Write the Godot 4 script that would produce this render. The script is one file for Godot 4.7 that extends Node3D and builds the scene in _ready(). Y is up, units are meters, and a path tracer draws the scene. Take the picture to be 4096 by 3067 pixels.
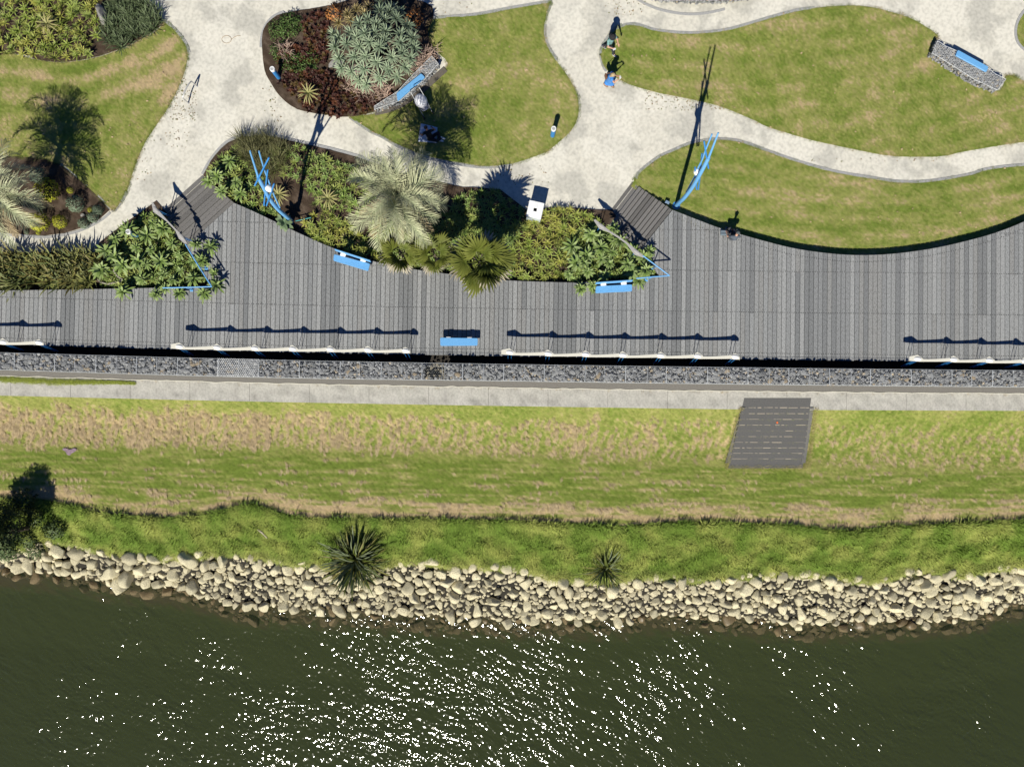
extends Node3D
# A riverside boardwalk park seen from a drone: gardens and lawns, timber deck, gabion wall, grass bank, rock revetment, river.
# Units are metres; y = 0 is the deck. Plan positions below were measured on an 80 px-per-metre survey of the deck level.

const CAM_H := 35.4
const S := 80.0
const G := -0.45            # level of the garden paths
const RIVER := -4.0
var rng := RandomNumberGenerator.new()
var mats := {}
var texs := {}
var used := {}

# ---------------------------------------------------------------- mesh builder
class MB:
	var v := PackedVector3Array()
	var n := PackedVector3Array()
	var c := PackedColorArray()
	var i := PackedInt32Array()
	var col := Color(1, 1, 1)
	func vert(p: Vector3, nn: Vector3) -> int:
		v.append(p); n.append(nn); c.append(col)
		return v.size() - 1
	func tri(a: Vector3, b: Vector3, d: Vector3) -> void:
		var nn := (d - a).cross(b - a).normalized()
		var k := v.size()
		v.append(a); v.append(b); v.append(d)
		n.append(nn); n.append(nn); n.append(nn)
		c.append(col); c.append(col); c.append(col)
		i.append(k); i.append(k + 1); i.append(k + 2)
	func quad(a: Vector3, b: Vector3, d: Vector3, e: Vector3) -> void:
		tri(a, b, d); tri(a, d, e)
	func idx3(a: int, b: int, d: int) -> void:
		i.append(a); i.append(b); i.append(d)
	func box(t: Transform3D, s: Vector3, ch := 0.0) -> void:
		# chamfered box: eight corners each cut into three points
		var h := s * 0.5
		ch = minf(ch, minf(h.x, minf(h.y, h.z)) * 0.6)
		if ch <= 0.0:
			for ax in 3:
				for sg in [-1.0, 1.0]:
					var u := Vector3.ZERO; var w := Vector3.ZERO; var d := Vector3.ZERO
					d[ax] = sg * h[ax]; u[(ax + 1) % 3] = h[(ax + 1) % 3]; w[(ax + 2) % 3] = h[(ax + 2) % 3] * sg
					quad(t * (d - u - w), t * (d - u + w), t * (d + u + w), t * (d + u - w))
			return
		for ax in 3:
			var a1 := (ax + 1) % 3
			var a2 := (ax + 2) % 3
			for sg in [-1.0, 1.0]:
				var d := Vector3.ZERO; var u := Vector3.ZERO; var w := Vector3.ZERO
				d[ax] = sg * h[ax]; u[a1] = h[a1] - ch; w[a2] = (h[a2] - ch) * sg
				quad(t * (d - u - w), t * (d - u + w), t * (d + u + w), t * (d + u - w))
			for s1 in [-1.0, 1.0]:
				for s2 in [-1.0, 1.0]:
					var p := Vector3.ZERO; var q := Vector3.ZERO; var e := Vector3.ZERO
					p[a1] = s1 * h[a1]; p[a2] = s2 * (h[a2] - ch)
					q[a1] = s1 * (h[a1] - ch); q[a2] = s2 * h[a2]
					e[ax] = (h[ax] - ch) * s1 * s2
					quad(t * (p - e), t * (p + e), t * (q + e), t * (q - e))
		for sx in [-1.0, 1.0]:
			for sy in [-1.0, 1.0]:
				for sz in [-1.0, 1.0]:
					var a := Vector3(sx * h.x, sy * (h.y - ch), sz * (h.z - ch))
					var b := Vector3(sx * (h.x - ch), sy * h.y, sz * (h.z - ch))
					var d := Vector3(sx * (h.x - ch), sy * (h.y - ch), sz * h.z)
					if sx * sy * sz > 0.0:
						tri(t * a, t * d, t * b)
					else:
						tri(t * a, t * b, t * d)
	func tube(pts: Array, rad: Array, sides := 8, cap := true) -> void:
		var m := pts.size()
		var first := v.size()
		var up := Vector3(0.31, 0.9, 0.17)
		for k in m:
			var d: Vector3 = (pts[mini(k + 1, m - 1)] - pts[maxi(k - 1, 0)]).normalized()
			var a := d.cross(up)
			if a.length() < 0.05:
				a = d.cross(Vector3(1, 0, 0.2))
			a = a.normalized()
			var b := d.cross(a).normalized()
			up = -a.cross(d) if false else up
			for s in sides:
				var ang := TAU * s / sides
				var o := a * cos(ang) + b * sin(ang)
				vert(pts[k] + o * float(rad[k]), o)
		for k in m - 1:
			for s in sides:
				var p := first + k * sides + s
				var q := first + k * sides + (s + 1) % sides
				idx3(p, q, q + sides); idx3(p, q + sides, p + sides)
		if cap:
			for e in [0, m - 1]:
				var d: Vector3 = (pts[1] - pts[0]).normalized() * -1.0 if e == 0 else (pts[m - 1] - pts[m - 2]).normalized()
				var mid := vert(pts[e], d)
				var ring := []
				for s in sides:
					ring.append(vert(v[first + e * sides + s], d))
				for s in sides:
					idx3(mid, ring[s], ring[(s + 1) % sides])
	func ball(t: Transform3D, r: Vector3, seg := 12, rings := 8, lo := -1.0) -> void:
		var first := v.size()
		for k in rings + 1:
			var la := lerpf(asin(lo), PI / 2, float(k) / rings)
			for s in seg:
				var lon := TAU * s / seg
				var u := Vector3(cos(la) * cos(lon), sin(la), cos(la) * sin(lon))
				vert(t * (u * r), (t.basis * (u / r)).normalized())
		for k in rings:
			for s in seg:
				var p := first + k * seg + s
				var q := first + k * seg + (s + 1) % seg
				idx3(p, q + seg, q); idx3(p, p + seg, q + seg)
	func lathe(t: Transform3D, prof: Array, seg := 16) -> void:
		# profile of Vector2(radius, height); sharp edges kept by flat rows
		for k in prof.size() - 1:
			var a: Vector2 = prof[k]
			var b: Vector2 = prof[k + 1]
			var d := (b - a).normalized()
			var first := v.size()
			for s in seg:
				var lon := TAU * s / seg
				var o := Vector3(cos(lon), 0, sin(lon))
				var nn := (t.basis * (o * d.y - Vector3(0, d.x, 0))).normalized()
				vert(t * (o * a.x + Vector3(0, a.y, 0)), nn)
				vert(t * (o * b.x + Vector3(0, b.y, 0)), nn)
			for s in seg:
				var p := first + s * 2
				var q := first + (s + 1) % seg * 2
				idx3(p, q, q + 1); idx3(p, q + 1, p + 1)
	func slab(poly: PackedVector2Array, y0: float, y1: float, ch := 0.0) -> void:
		# a plan polygon (x, z) given thickness, its top edge chamfered
		var tris := Geometry2D.triangulate_polygon(poly)
		var m := poly.size()
		var sgn := 1.0 if Geometry2D.is_polygon_clockwise(poly) else -1.0
		var inn := PackedVector2Array()
		for k in m:
			var d := (poly[k] - poly[(k + m - 1) % m]).normalized() + (poly[(k + 1) % m] - poly[k]).normalized()
			var o := Vector2(-d.y, d.x).normalized() * sgn
			inn.append(poly[k] - o * ch if ch > 0.0 else poly[k])
		for k in range(0, tris.size(), 3):
			var a := inn[tris[k]]; var b := inn[tris[k + 1]]; var e := inn[tris[k + 2]]
			var first := v.size()
			for p in [a, b, e]:
				vert(Vector3(p.x, y1, p.y), Vector3.UP)
			idx3(first, first + 1, first + 2)
		for k in m:
			var a := poly[k]; var b := poly[(k + 1) % m]
			var ia := inn[k]; var ib := inn[(k + 1) % m]
			var lo := y1 - ch
			var f := [Vector3(a.x, y0, a.y), Vector3(b.x, y0, b.y), Vector3(b.x, lo, b.y), Vector3(a.x, lo, a.y)]
			var d2 := (b - a).normalized()
			var nn := Vector3(-d2.y, 0, d2.x) * sgn
			var k0 := v.size()
			for p in f: vert(p, nn)
			idx3(k0, k0 + 1, k0 + 2); idx3(k0, k0 + 2, k0 + 3)
			if ch > 0.0:
				k0 = v.size()
				var n2 := (nn + Vector3.UP).normalized()
				for p in [f[3], f[2], Vector3(ib.x, y1, ib.y), Vector3(ia.x, y1, ia.y)]: vert(p, n2)
				idx3(k0, k0 + 1, k0 + 2); idx3(k0, k0 + 2, k0 + 3)
	func leaf(o: Vector3, yaw: float, pitch: float, length: float, width: float, bend: float, segs := 4, fold := 0.25, shape := 0.35, c0 := Color(1, 1, 1), c1 := Color(1, 1, 1), soft := 0.35, twist := 0.0) -> void:
		# one strap leaf: starts at o, rises at pitch and bends by bend radians over its length; shape = where it is widest
		var p := o
		var dir2 := Vector3(cos(yaw), 0, sin(yaw))
		var side := Vector3(-sin(yaw), 0, cos(yaw))
		var first := v.size()
		for k in segs + 1:
			var t := float(k) / segs
			var a := pitch + bend * t
			var d := dir2 * cos(a) + Vector3.UP * sin(a)
			var nn := -dir2 * sin(a) + Vector3.UP * cos(a)
			var sd := side.rotated(d, twist * t)
			var nr := nn.rotated(d, twist * t)
			var w := width * (lerpf(0.55, 1.0, t / shape) if t < shape else sqrt(maxf(0.0, 1.0 - pow((t - shape) / (1.0 - shape), 1.6))))
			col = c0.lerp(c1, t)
			var ns := (nr.lerp(Vector3.UP, soft)).normalized()
			vert(p - sd * w * 0.5 + nr * w * fold, (ns + sd * fold).normalized())
			vert(p, ns)
			vert(p + sd * w * 0.5 + nr * w * fold, (ns - sd * fold).normalized())
			p += d * (length / segs)
		for k in segs:
			var q := first + k * 3
			for s in 2:
				idx3(q + s, q + s + 3, q + s + 4); idx3(q + s, q + s + 4, q + s + 1)
	func mesh(check := true) -> ArrayMesh:
		if check:   # turn every face so that its winding agrees with its normals
			for k in range(0, i.size(), 3):
				var p := v[i[k]]
				if (v[i[k + 2]] - p).cross(v[i[k + 1]] - p).dot(n[i[k]] + n[i[k + 1]] + n[i[k + 2]]) < 0.0:
					var w := i[k + 1]
					i[k + 1] = i[k + 2]
					i[k + 2] = w
		var a := []
		a.resize(Mesh.ARRAY_MAX)
		a[Mesh.ARRAY_VERTEX] = v; a[Mesh.ARRAY_NORMAL] = n; a[Mesh.ARRAY_COLOR] = c; a[Mesh.ARRAY_INDEX] = i
		var m := ArrayMesh.new()
		m.add_surface_from_arrays(Mesh.PRIMITIVE_TRIANGLES, a)
		return m

# ---------------------------------------------------------------- helpers
func W(px: float, py: float, y := 0.0) -> Vector3:
	var f := (CAM_H - y) / CAM_H / S
	return Vector3((px - 2048.0) * f, y, (py - 1533.5) * f)
func P(px: float, py: float, y := 0.0) -> Vector2:
	var w := W(px, py, y)
	return Vector2(w.x, w.z)
func plan(flat: Array, y := 0.0) -> PackedVector2Array:
	var out := PackedVector2Array()
	for k in range(0, flat.size(), 2):
		out.append(P(flat[k], flat[k + 1], y))
	return out
func smooth(pts: PackedVector2Array, closed := true, sub := 4) -> PackedVector2Array:
	var out := PackedVector2Array()
	var m := pts.size()
	for k in (m if closed else m - 1):
		var a := pts[(k + m - 1) % m] if closed else pts[maxi(k - 1, 0)]
		var b := pts[k]
		var d := pts[(k + 1) % m]
		var e := pts[(k + 2) % m] if closed else pts[mini(k + 2, m - 1)]
		for s in sub:
			out.append(b.cubic_interpolate(d, a, e, float(s) / sub))
	if not closed:
		out.append(pts[m - 1])
	return out
func curve_z(pts: PackedVector2Array, x: float) -> float:
	for k in pts.size() - 1:
		if x <= pts[k + 1].x or k == pts.size() - 2:
			var t := clampf((x - pts[k].x) / (pts[k + 1].x - pts[k].x), 0.0, 1.0)
			return lerpf(pts[k].y, pts[k + 1].y, t)
	return pts[0].y
func noise(freq: float, sd: int, oct := 3) -> FastNoiseLite:
	var f := FastNoiseLite.new()
	f.noise_type = FastNoiseLite.TYPE_SIMPLEX
	f.frequency = freq; f.seed = sd; f.fractal_octaves = oct
	return f
func R(a: float, b: float) -> float:
	return rng.randf_range(a, b)
func sr(r: float, g: float, b: float) -> Color:      # linear base colour to an albedo_color
	return Color(r, g, b).linear_to_srgb()
func numbered(called: String) -> String:
	if not used.has(called):
		used[called] = 0
		return called
	used[called] += 1
	return "%s_%03d" % [called, used[called]]
func tag(o: Node, label := "", category := "", group := "", kind := "") -> Node:
	if label: o.set_meta("label", label)
	if category: o.set_meta("category", category)
	if group: o.set_meta("group", group)
	if kind: o.set_meta("kind", kind)
	return o
func part(called: String, mesh: Mesh, m: Material, parent: Node, t := Transform3D()) -> MeshInstance3D:
	var o := MeshInstance3D.new()
	o.name = called
	o.mesh = mesh
	o.material_override = null
	for s in mesh.get_surface_count():
		o.set_surface_override_material(s, m)
	o.transform = t
	parent.add_child(o, true)
	return o
func thing(called: String, at: Vector3, label: String, category: String, group := "", turn := 0.0) -> Node3D:
	var o := Node3D.new()
	o.name = numbered(called)
	o.position = at
	o.rotation.y = turn
	add_child(o)
	tag(o, label, category, group)
	return o
func struct(called: String, mesh: Mesh, m: Material, label := "") -> MeshInstance3D:
	var o := part(numbered(called), mesh, m, self)
	tag(o, label, "", "", "structure")
	return o
func copies(called: String, mesh: Mesh, m: Material, where: Array, tint: PackedColorArray, parent: Node = self) -> MultiMeshInstance3D:
	var mm := MultiMesh.new()
	mm.transform_format = MultiMesh.TRANSFORM_3D
	mm.use_colors = true
	mm.mesh = mesh
	mm.instance_count = where.size()
	for k in where.size():
		mm.set_instance_transform(k, where[k])
		mm.set_instance_color(k, tint[k])
	var o := MultiMeshInstance3D.new()
	o.name = numbered(called) if parent == self else called
	o.multimesh = mm
	o.material_override = m
	o.set_meta("kind", "stuff")
	parent.add_child(o, true)
	return o
func mat(called: String, color: Color, rough := 0.8, tex: Texture2D = null, scale := Vector3.ONE, vcol := false, spec := 0.5) -> StandardMaterial3D:
	if mats.has(called):
		return mats[called]
	var m := StandardMaterial3D.new()
	m.resource_name = called
	m.albedo_color = color
	m.roughness = rough
	m.metallic_specular = spec
	m.vertex_color_use_as_albedo = vcol
	if tex:
		m.albedo_texture = tex
		m.uv1_triplanar = true
		m.uv1_world_triplanar = true
		m.uv1_scale = scale
	mats[called] = m
	return m
func grain(called: String, freq: float, sd: int, stops: Array, oct := 4, size := 512, type := FastNoiseLite.TYPE_SIMPLEX_SMOOTH) -> NoiseTexture2D:
	# stops: [offset, Color, offset, Color ...] (linear greys are fine: they only multiply a base colour)
	if texs.has(called):
		return texs[called]
	var t := NoiseTexture2D.new()
	t.width = size; t.height = size
	t.seamless = true
	t.generate_mipmaps = false
	var f := FastNoiseLite.new()
	f.noise_type = type
	f.frequency = freq; f.seed = sd; f.fractal_octaves = oct
	t.noise = f
	var g := Gradient.new()
	var offs := PackedFloat32Array(); var cols := PackedColorArray()
	for k in range(0, stops.size(), 2):
		offs.append(stops[k]); cols.append(stops[k + 1])
	g.offsets = offs; g.colors = cols
	t.color_ramp = g
	texs[called] = t
	return t
func grey(a: float) -> Color:
	return Color(a, a, a)
func bump(m: StandardMaterial3D, t: Texture2D, cm: float) -> StandardMaterial3D:
	m.heightmap_enabled = true
	m.heightmap_texture = t
	m.heightmap_scale = cm
	return m

# a level or rolling sheet over a plan polygon, meshed on a grid and cut exactly along the outline
func sheet(poly: PackedVector2Array, res: float, height: Callable, color: Callable) -> ArrayMesh:
	var mb := MB.new()
	var lo := poly[0]; var hi := poly[0]
	for p in poly:
		lo = lo.min(p); hi = hi.max(p)
	var nx := int(ceil((hi.x - lo.x) / res)) + 1
	var nz := int(ceil((hi.y - lo.y) / res)) + 1
	var id := PackedInt32Array()
	id.resize((nx + 1) * (nz + 1))
	for j in nz + 1:
		for k in nx + 1:
			var p := lo + Vector2(k, j) * res
			var w := -1
			if Geometry2D.is_point_in_polygon(p, poly):
				mb.col = color.call(p.x, p.y)
				w = mb.vert(Vector3(p.x, height.call(p.x, p.y), p.y), Vector3.UP)
			id[j * (nx + 1) + k] = w
	for j in nz:
		for k in nx:
			var a := id[j * (nx + 1) + k]; var b := id[j * (nx + 1) + k + 1]
			var d := id[(j + 1) * (nx + 1) + k]; var e := id[(j + 1) * (nx + 1) + k + 1]
			if a >= 0 and b >= 0 and d >= 0 and e >= 0:
				mb.idx3(a, b, e); mb.idx3(a, e, d)
			elif a >= 0 or b >= 0 or d >= 0 or e >= 0:
				var p := lo + Vector2(k, j) * res
				var cell := PackedVector2Array([p, p + Vector2(res, 0), p + Vector2(res, res), p + Vector2(0, res)])
				for q in Geometry2D.intersect_polygons(cell, poly):
					var t := Geometry2D.triangulate_polygon(q)
					var first := mb.v.size()
					for pt in q:
						mb.col = color.call(pt.x, pt.y)
						mb.vert(Vector3(pt.x, height.call(pt.x, pt.y), pt.y), Vector3.UP)
					for s in range(0, t.size(), 3):
						mb.idx3(first + t[s], first + t[s + 1], first + t[s + 2])
	return mb.mesh()

# a strip of concrete edging that follows a line: w wide, from y0 to y1
func ribbon(line: PackedVector2Array, w: float, y0: float, y1: float, shift := 0.0) -> ArrayMesh:
	var mb := MB.new()
	var m := line.size()
	for k in m - 1:
		var d0 := (line[mini(k + 1, m - 1)] - line[maxi(k - 1, 0)]).normalized()
		var d1 := (line[mini(k + 2, m - 1)] - line[k]).normalized()
		var n0 := Vector2(-d0.y, d0.x); var n1 := Vector2(-d1.y, d1.x)
		var a := line[k] + n0 * (shift - w / 2); var b := line[k] + n0 * (shift + w / 2)
		var e := line[k + 1] + n1 * (shift - w / 2); var f := line[k + 1] + n1 * (shift + w / 2)
		mb.quad(Vector3(a.x, y1, a.y), Vector3(e.x, y1, e.y), Vector3(f.x, y1, f.y), Vector3(b.x, y1, b.y))
		mb.quad(Vector3(a.x, y0, a.y), Vector3(e.x, y0, e.y), Vector3(e.x, y1, e.y), Vector3(a.x, y1, a.y))
		mb.quad(Vector3(b.x, y1, b.y), Vector3(f.x, y1, f.y), Vector3(f.x, y0, f.y), Vector3(b.x, y0, b.y))
	return mb.mesh()

func rock_mesh(sd: int, sub := 2, cuts := 9) -> ArrayMesh:
	var r := RandomNumberGenerator.new()
	r.seed = sd
	var g := (1.0 + sqrt(5.0)) / 2.0
	var vs := [Vector3(-1, g, 0), Vector3(1, g, 0), Vector3(-1, -g, 0), Vector3(1, -g, 0), Vector3(0, -1, g), Vector3(0, 1, g), Vector3(0, -1, -g), Vector3(0, 1, -g), Vector3(g, 0, -1), Vector3(g, 0, 1), Vector3(-g, 0, -1), Vector3(-g, 0, 1)]
	var fs := [[0, 11, 5], [0, 5, 1], [0, 1, 7], [0, 7, 10], [0, 10, 11], [1, 5, 9], [5, 11, 4], [11, 10, 2], [10, 7, 6], [7, 1, 8], [3, 9, 4], [3, 4, 2], [3, 2, 6], [3, 6, 8], [3, 8, 9], [4, 9, 5], [2, 4, 11], [6, 2, 10], [8, 6, 7], [9, 8, 1]]
	for k in vs.size():
		vs[k] = vs[k].normalized()
	for s in sub:
		var nf := []
		var mid := {}
		for f in fs:
			var m := []
			for e in 3:
				var a: int = f[e]; var b: int = f[(e + 1) % 3]
				var key := mini(a, b) * 100000 + maxi(a, b)
				if not mid.has(key):
					mid[key] = vs.size()
					vs.append(((vs[a] + vs[b]) * 0.5).normalized())
				m.append(mid[key])
			nf.append([f[0], m[0], m[2]]); nf.append([f[1], m[1], m[0]]); nf.append([f[2], m[2], m[1]]); nf.append([m[0], m[1], m[2]])
		fs = nf
	var planes := []
	for k in cuts:
		planes.append([Vector3(r.randf_range(-1, 1), r.randf_range(-1, 1), r.randf_range(-1, 1)).normalized(), r.randf_range(0.52, 0.84)])
	var nz := noise(0.9, sd, 2)
	for k in vs.size():
		var p: Vector3 = vs[k] * (1.0 + 0.12 * nz.get_noise_3dv(vs[k] * 1.3))
		for pl in planes:
			var d: float = p.dot(pl[0]) - pl[1]
			if d > 0.0:
				p -= pl[0] * d * 0.92
		vs[k] = p
	var nn := PackedVector3Array()
	nn.resize(vs.size())
	for f in fs:
		var fnv: Vector3 = (vs[f[1]] - vs[f[0]]).cross(vs[f[2]] - vs[f[0]])
		for e in 3: nn[f[e]] += fnv
	var mb := MB.new()
	for k in vs.size():
		var q := nn[k].normalized()
		mb.vert(vs[k], q if q.dot(vs[k]) > 0.0 else -q)
	for f in fs: mb.idx3(f[0], f[2], f[1])
	return mb.mesh()

# ---------------------------------------------------------------- the place
var nA := noise(0.22, 11, 3)
var nB := noise(0.9, 23, 3)
var nC := noise(4.5, 37, 2)
var nP := noise(0.33, 53, 6)
var gab_n: PackedVector2Array
var gab_s: PackedVector2Array
var ledge_s: PackedVector2Array
var path_s: PackedVector2Array
var slope_b: PackedVector2Array
var bank_t: PackedVector2Array
var rock_t: PackedVector2Array
var shore: PackedVector2Array
var lawns := []            # [polygon, dryness]
var deck_edge: PackedVector2Array

func line_at(flat: Array, y: float) -> PackedVector2Array:
	return smooth(plan(flat, y), false, 5)

func light_and_camera() -> void:
	var cam := Camera3D.new()
	cam.name = "drone_camera"
	cam.position = Vector3(0, CAM_H, 0)
	cam.rotation_degrees = Vector3(-90, 0, 0)
	cam.fov = rad_to_deg(2.0 * atan(1533.5 / S / CAM_H))
	cam.near = 0.5
	cam.far = 600.0
	add_child(cam)
	cam.current = true
	var env := Environment.new()
	env.background_mode = Environment.BG_SKY
	var sky := Sky.new()
	var sm := ProceduralSkyMaterial.new()
	sm.sky_top_color = Color(0.22, 0.40, 0.70)
	sm.sky_horizon_color = Color(0.55, 0.66, 0.80)
	sm.sky_curve = 0.12
	sm.ground_bottom_color = Color(0.12, 0.12, 0.10)
	sm.ground_horizon_color = Color(0.45, 0.50, 0.55)
	sm.sky_energy_multiplier = 0.62
	sm.sun_angle_max = 1.0
	sky.sky_material = sm
	env.sky = sky
	env.tonemap_mode = Environment.TONE_MAPPER_LINEAR
	env.tonemap_exposure = 1.28
	env.sdfgi_enabled = true
	env.ssao_enabled = true
	env.ssil_enabled = true
	var we := WorldEnvironment.new()
	we.name = "daylight"
	we.environment = env
	add_child(we)
	var sun := DirectionalLight3D.new()
	sun.name = "sun"
	sun.light_energy = 1.6
	sun.light_color = Color(1.0, 0.98, 0.925)
	sun.light_angular_distance = 0.5
	sun.shadow_enabled = true
	add_child(sun)
	sun.look_at_from_position(Vector3.ZERO, Vector3(0.27, -1.0, -1.0), Vector3.UP)

func _ready() -> void:
	rng.seed = 20240611
	light_and_camera()
	curves()
	garden_paths()
	lawn_sheets()
	deck()
	gabion_wall()
	lower_bank()
	river()
	rocks()
	grass()
	beds()
	plants()
	furniture()
	masts()
	stairs_and_litter()
	people()

func curves() -> void:
	gab_n = line_at([-500, 1396, 0, 1410, 1024, 1438, 2048, 1457, 3072, 1471, 4096, 1482, 4600, 1487], 0.58)
	gab_s = line_at([-500, 1464, 0, 1478, 1024, 1508, 2048, 1523, 3072, 1537, 4096, 1547, 4600, 1551], 0.58)
	ledge_s = line_at([-500, 1490, 0, 1502, 1024, 1531, 2048, 1550, 3072, 1565, 4096, 1573, 4600, 1577], -0.5)
	path_s = line_at([-500, 1570, 0, 1582, 1024, 1606, 2048, 1624, 3072, 1638, 4096, 1643, 4600, 1646], -0.5)
	slope_b = line_at([-500, 1770, 0, 1778, 1024, 1790, 2048, 1812, 2600, 1838, 3072, 1850, 4096, 1862, 4600, 1866], -2.0)
	bank_t = line_at([-500, 2030, -100, 2000, 120, 1992, 250, 2012, 400, 2047, 640, 2068, 800, 2057, 1000, 2014, 1100, 2042, 1230, 2068, 1500, 2072, 2048, 2080, 2300, 2092, 2500, 2100, 2700, 2086, 3072, 2092, 3250, 2107, 3400, 2120, 3600, 2102, 4096, 2078, 4600, 2072], -2.1)
	rock_t = line_at([-500, 2225, 0, 2205, 270, 2168, 400, 2205, 640, 2232, 900, 2215, 1100, 2240, 1250, 2262, 1500, 2262, 1650, 2250, 1800, 2262, 2048, 2275, 2250, 2318, 2450, 2325, 2600, 2302, 2750, 2318, 2900, 2312, 3072, 2302, 3300, 2298, 3500, 2325, 3650, 2280, 3820, 2305, 3950, 2275, 4096, 2262, 4600, 2250], -3.0)
	shore = line_at([-500, 2280, 0, 2278, 200, 2288, 450, 2332, 560, 2334, 780, 2372, 900, 2412, 1024, 2426, 1250, 2432, 1480, 2455, 1700, 2462, 1900, 2472, 2048, 2482, 2350, 2478, 2500, 2480, 2700, 2458, 3072, 2484, 3250, 2490, 3700, 2480, 3900, 2468, 4000, 2440, 4096, 2412, 4600, 2390], RIVER)
	deck_edge = smooth(plan([2691, 839, 2800, 882, 2900, 918, 3072, 967, 3200, 997, 3350, 1016, 3470, 1020, 3600, 1012, 3750, 990, 3900, 955, 4000, 925, 4096, 887, 4300, 795, 4600, 640]), false, 4)

func path_col(x: float, z: float) -> Color:
	# worn, thinner lime coat shows as greyer patches with ragged edges
	var p := nP.get_noise_2d(x, z)
	var t := smoothstep(-0.06, 0.10, p) * 0.45 + smoothstep(0.16, 0.26, p) * 0.45
	t += 0.30 * smoothstep(0.05, 0.45, nB.get_noise_2d(x * 2.1, z * 2.1 + 9)) + 0.22 * nC.get_noise_2d(x * 1.6, z * 1.6)
	var base := Color(0.605, 0.58, 0.505).lerp(Color(0.455, 0.44, 0.39), clampf(t, 0.0, 1.0))
	var w := smoothstep(0.10, 0.25, nP.get_noise_2d(x * 0.8 - 70, z * 0.8))
	return base.lerp(Color(0.67, 0.645, 0.57), w * 0.6)

func garden_paths() -> void:
	var far := MB.new()
	far.slab(PackedVector2Array([Vector2(-300, -300), Vector2(300, -300), Vector2(300, 300), Vector2(-300, 300)]), -9.0, -7.0)
	struct("ground", far.mesh(), mat("far ground", sr(0.12, 0.13, 0.06), 0.95))
	var land := MB.new()
	land.slab(PackedVector2Array([Vector2(-300, -300), Vector2(300, -300), Vector2(300, 1.0), Vector2(-300, 1.0)]), -6.0, -1.1)
	struct("earth", land.mesh(), mat("dark soil", sr(0.05, 0.042, 0.034), 0.95, grain("soil grain", 0.05, 3, [0.0, grey(0.55), 0.5, grey(0.85), 1.0, grey(1.0)]), Vector3.ONE * 0.5))
	var poly := plan([-700, -900, 4800, -900, 4800, 560, 4600, 655, 4300, 815, 4096, 907, 3900, 975, 3750, 1010, 3600, 1032, 3470, 1040, 3350, 1036, 3072, 987, 2800, 902, 2705, 855, 2570, 1010, 2655, 1118, 2400, 1150, 2048, 1140, 1760, 1110, 1500, 1066, 1340, 1015, 1180, 945, 1024, 870, 940, 830, 760, 985, 868, 1155, 560, 1165, -700, 1175], G)
	var m := mat("lime chip path", Color.WHITE, 0.92, grain("path grain", 0.035, 5, [0.0, grey(0.88), 0.4, grey(0.96), 0.65, grey(1.0), 1.0, grey(1.0)], 6), Vector3.ONE * 0.23, true)
	bump(m, texs["path grain"], 0.6)
	struct("garden_path", sheet(poly, 0.11, func(_x, _z): return G, path_col), m)
	# concrete edging strips along lawns and beds
	var edge := mat("concrete edging", Color.WHITE * 0.66, 0.9, grain("edging grain", 0.06, 8, [0.0, grey(0.72), 0.5, grey(0.9), 1.0, grey(1.0)]), Vector3.ONE * 0.6)
	for e in [
		[660, 85, 700, 118, 740, 168, 756, 210],
		[240, 655, 290, 697, 350, 747, 402, 795, 440, 835],
		[445, 845, 462, 838, 490, 800, 505, 768],
		[440, 850, 400, 882, 330, 918, 260, 938, 180, 949, 100, 944, -60, 930],
		[560, 20, 600, 40, 640, 70, 660, 85],
		[1135, 46, 1090, 68, 1060, 105, 1046, 150, 1043, 190],
		[1725, 72, 1900, 57, 2048, 30, 2190, 7, 2203, 14, 2192, 48],
		[2182, 98, 2180, 134, 2192, 181, 2229, 241],
		[1399, 470, 1478, 525, 1529, 549, 1600, 590, 1700, 630, 1860, 662, 1950, 670, 2048, 660],
		[2403, 222, 2406, 190, 2430, 150, 2460, 116, 2511, 97, 2557, 99, 2627, 120, 2742, 131, 2835, 127, 2928, 113, 3072, 71, 3188, 40, 3260, 31],
		[2400, 215, 2412, 262, 2425, 285],
		[2545, 715, 2557, 688, 2627, 632, 2696, 599, 2766, 571, 2835, 559, 2881, 555, 2951, 562, 3020, 583, 3072, 603, 3211, 650, 3350, 687, 3489, 710, 3581, 724, 3674, 726, 3766, 717, 3882, 696, 3951, 675, 4096, 659, 4400, 650],
		[4120, 20, 4085, 60, 4066, 105, 4066, 150, 4082, 182, 4120, 215],
		[808, 696, 840, 640, 880, 590, 915, 562, 960, 545, 1024, 538, 1090, 541, 1180, 562, 1300, 588, 1420, 620, 1480, 642],
		[2540, -10, 2580, 14, 2640, 38, 2720, 54, 2790, 56, 2850, 48, 2900, 36],
	]:
		struct("kerb", ribbon(smooth(plan(e, G), false, 5), 0.13, G - 0.1, G + 0.022), edge)

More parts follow.
